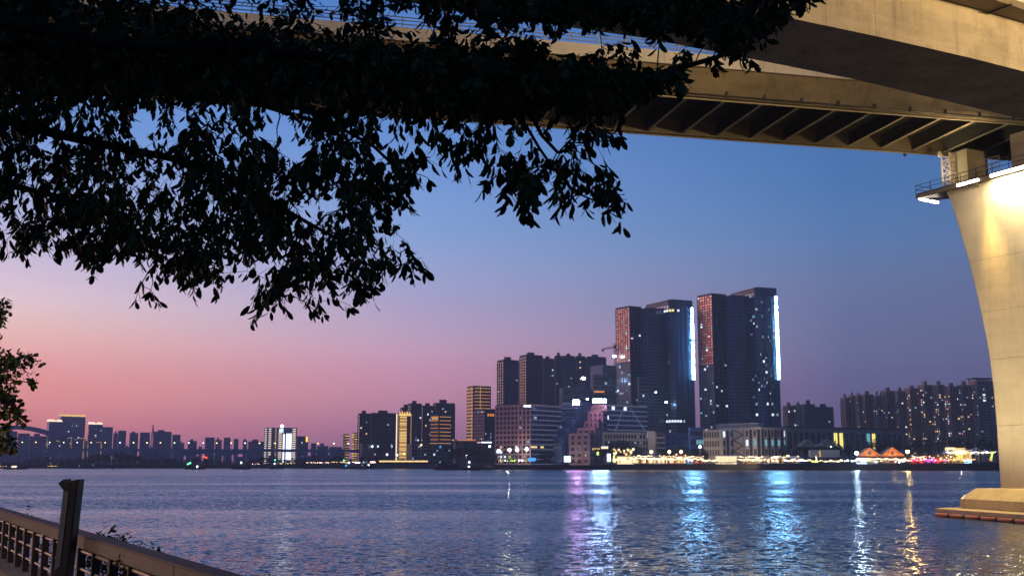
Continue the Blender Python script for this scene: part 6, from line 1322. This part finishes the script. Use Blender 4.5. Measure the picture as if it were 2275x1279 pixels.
class Tree:
    def __init__(s, root, seed): s.root = root; s.nodes = Nodes(); s.wood = MB(); s.leaves = []; s.r = random.Random(seed)
    def limb(s, pts, r0, r1, name=None):
        pts = [Vector(p) for p in pts]; out = []
        for i in range(len(pts)-1):      # Catmull-Rom
            p0, p1, p2, p3 = pts[max(i-1,0)], pts[i], pts[i+1], pts[min(i+2,len(pts)-1)]; n = max(3, int((p2-p1).length/.22))
            for k in range(n):
                t = k/n; out.append(.5*((2*p1)+(p2-p0)*t+(2*p0-5*p1+4*p2-p3)*t*t+(3*p1-p0-3*p2+p3)*t**3))
        out.append(pts[-1]); nz = s.r.uniform(0,99)
        out = [q + Vector((mnoise.noise((q.x*1.3+nz,q.y,q.z)), mnoise.noise((q.x,q.y*1.3+nz,q.z)), mnoise.noise((q.x,q.y,q.z*1.3+nz))))*.07 if 0 < i < len(out)-1 else q for i, q in enumerate(out)]
        rs = [r0+(r1-r0)*(i/(len(out)-1))**.8 for i in range(len(out))]
        if name: m = MB(); m.tube(out, rs, 8); part(name, m, bark, s.root, smooth=True)
        else: s.wood.tube(out, rs, 5, False)
        for q, w_ in zip(out, rs): s.nodes.add(q, w_)
    def near(s, p): return s.nodes.near(p)
    def twig(s, tip, nl, Lh, w, droop=.75, maxr=.007, spread=.55):
        a, ra = s.near(tip); d = tip-a; n = 4; pts = []
        up = Vector((0,0,1)); L_ = d.length
        for k in range(n+1):
            t = k/n; q = a+d*t + up*(.16*L_*math.sin(math.pi*t)) + Vector((s.r.uniform(-1,1),s.r.uniform(-1,1),s.r.uniform(-1,1)))*.015*(0 < k < n); pts.append(q)
        r0 = min(ra*.7, maxr+.003*L_); s.wood.tube(pts, [r0+(.0022-r0)*(k/n) for k in range(n+1)], 4, False)
        if L_ > .35:
            for k in (1,2,3): s.nodes.add(pts[k], r0*(1-k/n*.6))
        tv = (pts[-1]-pts[-2]).normalized()
        for i in range(nl):
            back = s.r.random()**1.3*.26; p = tip - tv*back; ang = 2.4*i+s.r.uniform(-.5,.5)
            side = tv.orthogonal().normalized(); side = side*math.cos(ang)+tv.cross(side)*math.sin(ang)
            dv = (Vector((0,0,-1))*droop*s.r.uniform(.7,1.5) + side*spread*s.r.uniform(.5,1.5) + tv*s.r.uniform(.1,.55)).normalized()
            pet = p + dv*.018; f_ = s.r.uniform(.68,1.18); s.leaves.append((leaf_xf(pet, dv, s.r), Lh*f_, w*f_*s.r.uniform(.85,1.15), s.r))
    def finish(s, mat_leaf, Lh, w, n_single, name='twigs', wide=1.):
        part(name, s.wood, bark, s.root, kind='stuff')
        shapes = [leaf_geo(1, .40*wide, .10, .12), leaf_geo(1, .45*wide, .2, .05), leaf_geo(1, .36*wide, .28, .2)]
        mes = []
        for k, (vs, fs) in enumerate(shapes):
            me = bpy.data.meshes.new('leaf'); me.from_pydata([tuple(v) for v in vs], [], fs); me.materials.append(mat_leaf); me.update(); mes.append(me)
        order = sorted(range(len(s.leaves)), key=lambda i: s.score(s.leaves[i]))
        single = set(order[:n_single]); mb = MB(); org = Vector(wloc(s.root))
        for i, (M, l_, w_, _) in enumerate(s.leaves):
            if i in single:
                o = bpy.data.objects.new('leaf', mes[i%3]); COL.objects.link(o); o.parent = s.root
                M2 = Matrix.Translation(M.translation-org) @ M.to_3x3().to_4x4() @ Matrix.Diagonal((l_, l_*w_/w, l_, 1)); o.matrix_local = M2
            else:
                vs, fs = shapes[i%3]; mb.add([M @ Vector((v.x*l_, v.y*l_*w_/w, v.z*l_)) for v in vs], fs)
        if mb.v: part('foliage', mb, mat_leaf, s.root, kind='stuff')
    def score(s, lf):   # leaves that show largest and clear of the mass come first
        p = lf[0].translation; k = (p.z-EYE)/p.y; return k*1.0 + p.y*.012
def pix(p):
    c, s = math.cos(PITCH), math.sin(PITCH); z = p.y*c+(p.z-EYE)*s; return PW/2+F*p.x/z, PH/2-F*((p.z-EYE)*c-p.y*s)/z
# outline of the hanging crown: lower edge (column, row) and how full it is
EDGE = [(-60,590),(0,596),(60,590),(110,578),(150,590),(185,612),(215,628),(250,600),(285,650),(330,680),(370,650),(420,672),(470,665),(500,650),(540,690),(562,735),(600,722),(650,690),(700,708),(760,700),(815,690),(850,648),(890,612),(935,585),(925,545),(880,520),(840,485),(800,462),(850,446),(900,432),(945,410),(935,385),(980,395),(1030,398),(1060,420),(1110,452),(1160,485),(1215,492),(1270,486),(1310,478),(1345,455),(1385,446),(1370,430),(1335,395),(1325,350),(1345,310),(1420,255),(1520,215),(1620,178),(1680,158),(1720,95),(1780,40),(1830,0)]
def low_edge(x):
    for (x0,y0), (x1,y1) in zip(EDGE[:-1], EDGE[1:]):
        if x0 <= x <= x1 and x1 > x0: return y0+(y1-y0)*(x-x0)/(x1-x0)
    return -200
TX, TY = -7.2, 5.2
tree = thing('overhanging_tree', 'large dark tree whose drooping leafy boughs hang over the river view', 'tree', (TX,TY,PATHZ))
T = Tree(tree, 3)
base = Vector((TX,TY,PATHZ-.05)); fork = Vector((TX+.15,TY+.3,PATHZ+3.1))
T.limb([base, base+Vector((.05,.05,1.5)), fork], .30, .22, 'trunk')
def bough(pl, r0, r1): T.limb([fork-Vector((0,0,.1))] + [P(*q) for q in pl], r0, r1, 'bough')
bough([(-420,60,7.0),(60,110,7.6),(520,150,8.2),(980,170,8.8),(1380,175,9.4),(1640,120,10)], .13, .018)
bough([(-300,240,7.2),(120,300,7.8),(430,370,8.4),(640,470,8.9),(790,560,9.3)], .10, .012)
bough([(-260,380,8.2),(90,420,8.6),(260,480,8.9),(350,580,9.1)], .08, .012)
bough([(-380,60,6.4),(300,90,6.8),(820,130,7.2),(1120,190,7.7),(1240,340,8.1)], .11, .012)
bough([(-300,160,8.4),(420,200,9.0),(760,300,9.4),(890,390,9.6)], .09, .012)
bough([(-420,-260,7.6),(400,-200,8.2),(1000,-140,8.8),(1600,-90,9.2)], .12, .02)
bough([(-330,300,9.6),(200,200,10.2),(700,180,10.6),(1200,210,10.8),(1480,180,11)], .10, .012)
T.limb([P(640,470,8.9), P(660,560,9.0), P(620,660,9.0)], .02, .006); T.limb([P(790,560,9.3), P(830,600,9.3), P(905,585,9.3)], .014, .005)
T.limb([P(1120,190,7.7), P(1200,330,7.9), P(1290,420,8.0), P(1370,447,8.1)], .016, .005)
r_ = random.Random(12); tips = []
def clump(x, y): return mnoise.noise((x*.011, y*.015, 3.7))*.6 + mnoise.noise((x*.03, y*.034, 9.1))*.4
tries = 0
while len(tips) < 5600 and tries < 300000:
    tries += 1
    x = r_.uniform(-240, 1850); y = r_.uniform(-330, 730); e = low_edge(x) if x > -60 else 596
    if y > e-30: continue
    dens = .80
    if y < 235: dens = .95
    if y < 0: dens = .35
    if x < 60 and y > 190: dens *= .8
    depth_in = e-30-y
    if depth_in < 60: dens = max(dens, .55)
    if x > 930 and y > 265: dens = .26 if depth_in > 60 else .5
    if x > 1230 and y > 300: dens *= .45
    if 900 < x < 1060 and y > 330: dens *= .5
    # the band where parapet and sky show through
    band = 40 + (x-430)*.098
    if 380 < x < 1700 and -85 < y-band < 18: dens = (.22 if x < 880 else .13) if -60 < y-band < 12 else .35
    if 470 < x < 720 and 225 < y < 350: dens = .35
    cn = clump(x, y)
    if y > 235 and cn < -.06: dens *= .30 if cn > -.2 else .12
    if r_.random() > dens: continue
    Y = r_.uniform(6.8, 11.0)
    if y < 0: Y = r_.uniform(6.5, 12)
    tips.append((P(x, y, Y)))
for x, y, Y in ((300,668,9),(330,660,9),(352,668,9.1),(430,660,9),(480,650,9),(555,720,9),(566,690,9),(600,690,9),(640,690,9.1),(700,690,9.1),(720,700,9.1),(780,680,9.2),(805,660,9.2),(905,588,9.3),(925,583,9.3),(880,600,9.3),(870,545,9.3),(895,530,9.3),(905,535,9.4),(935,402,9.6),(955,398,9.6),(985,375,8.8),(1015,385,8.6),(1040,380,8.6),(1070,420,8.2),(1120,455,8.1),(1160,470,8.1),(1180,480,8.1),(1220,470,8.0),(1235,470,8.0),(1270,460,8.0),(1300,462,8.0),(1330,435,8.1),(1350,430,8.1),(1378,446,8.1),(1392,444,8.1),(1362,428,8.1),(1340,404,8.15),(1310,330,8.2),(938,572,9.3),(915,568,9.3),(945,600,9.3),(845,655,9.2),(830,668,9.2),(1332,372,8.2),(1322,385,8.2),(1330,300,8.3),(210,610,9),(120,570,9),(60,575,9),(20,575,9),(1672,140,10),(1655,145,10),(1800,5,9.8),(1785,10,9.8),(1600,160,9.9)):
    tips.append(P(x, y, Y))
base_nodes = T.nodes.a[:T.nodes.n:4,:3].copy()
tips.sort(key=lambda p: float(((base_nodes-np.array(p))**2).sum(axis=1).min()))
for p in tips:
    x, y = pix(p); inner = y < 235
    T.twig(p, r_.randint(9, 13) if inner else r_.randint(6, 11), .106 if x > 930 else .088, 1, .85 if y > 235 else .6)
T.finish(leafm, .11, 1, 300)
# second tree at the path edge: rounder leaves, catching the path lamp
t2x = P(-190, 1150, 17.5)
tree2 = thing('riverside_tree', 'smaller round-leaved tree reaching in over the railing, greenish in lamplight', 'tree', (t2x.x,t2x.y,PATHZ))
T2 = Tree(tree2, 8); b2 = Vector((t2x.x,t2x.y,PATHZ-.05))
T2.limb([b2, b2+Vector((.1,0,1.6)), b2+Vector((.3,0,3.6)), b2+Vector((.35,.1,5.0))], .12, .03, 'trunk')
for pl in ([(-150,700,17.5),(-40,690,17.6),(15,695,17.6)], [(-160,850,17.5),(-50,810,17.3),(40,812,17.2),(92,800,17.2)], [(-170,900,17.4),(-60,880,17.3),(20,900,17.2),(58,938,17.1)], [(-175,960,17.6),(-60,960,17.7),(15,985,17.6)], [(-150,820,17.2),(-40,840,17.0),(70,850,17.0)]):
    T2.limb([P(-185, pl[0][1]+40, 17.5)] + [P(*q) for q in pl], .03, .007, 'bough')
r2 = random.Random(21)
for cx, cy, rx, ry, n in ((-10,700,36,24,30),(8,818,44,36,50),(60,800,32,12,14),(68,850,16,8,6),(10,900,38,34,60),(45,938,22,10,12),(0,985,38,24,50),(-70,780,80,120,120),(-80,930,70,80,90)):
    for _ in range(n):
        a = r2.uniform(0,6.28); q = r2.random()**.5; T2.twig(P(cx+rx*q*math.cos(a), cy+ry*q*math.sin(a), 17.2+r2.uniform(-.9,.9)), r2.randint(3,6), .098, 1, .35, .004, .9)
T2.finish(leafm2, .085, 1, 120, wide=1.55)
# bushes growing on the river wall behind the railing
for k, (cx, cy, rx, ry, n, lb, Y) in enumerate(((240,1236,60,46,130,'straggly dark bush behind the railing, nearer the bollard light',13.5),(300,1262,46,38,80,'straggly dark bush behind the railing where it leaves the picture',11.5),(110,1230,40,36,26,'thin dark bush seen through the railing uprights',16.5),(50,1180,40,40,34,'leafy bush seen through the railing at the second tree',18.5))):
    c = P(cx, cy, Y); g_ = Vector((c.x, c.y, KZ-.9)); bsh = thing('bush', lb, 'bush', tuple(g_), 'bushes on the river wall'); TB = Tree(bsh, 30+k)
    for j in range(4): TB.limb([g_, g_+Vector((r2.uniform(-.2,.2),r2.uniform(-.2,.2),.5)), P(cx+r2.uniform(-rx,rx)*.7, cy-ry*r2.uniform(.2,1), Y)], .012, .004)
    for _ in range(n):
        a = r2.uniform(0,6.28); q = r2.random()**.5; TB.twig(P(cx+rx*q*math.cos(a), cy+ry*q*math.sin(a), Y+r2.uniform(-.5,.5)), r2.randint(3,5), .075, 1, .1, .004, .9)
    if k == 0: TB.limb([P(235,1215,Y), P(255,1196,Y), P(276,1184,Y)], .004, .002); TB.twig(P(277,1184,Y), 5, .06, 1, .1); TB.twig(P(297,1200,Y), 5, .06, 1, .1)
    TB.finish(leafm, .085, 1, 40)
# ------------------------------------------------------------------ evening haze over the river
mh = bpy.data.materials.new('evening_haze'); mh.use_nodes = True; t = mh.node_tree; t.nodes.clear()
pv = t.nodes.new('ShaderNodeVolumePrincipled'); pv.inputs['Color'].default_value = (.74,.87,1,1); pv.inputs['Density'].default_value = HAZE; pv.inputs['Anisotropy'].default_value = .2
om = t.nodes.new('ShaderNodeOutputMaterial'); t.links.new(pv.outputs[0], om.inputs['Volume'])
if HAZE > 0:
    mb = MB(); mb.box(None, -3400, 3400, -330, HAZE_FAR, -1.5, HAZE_TOP); hz_ = part('haze', mb, mh, kind='stuff')
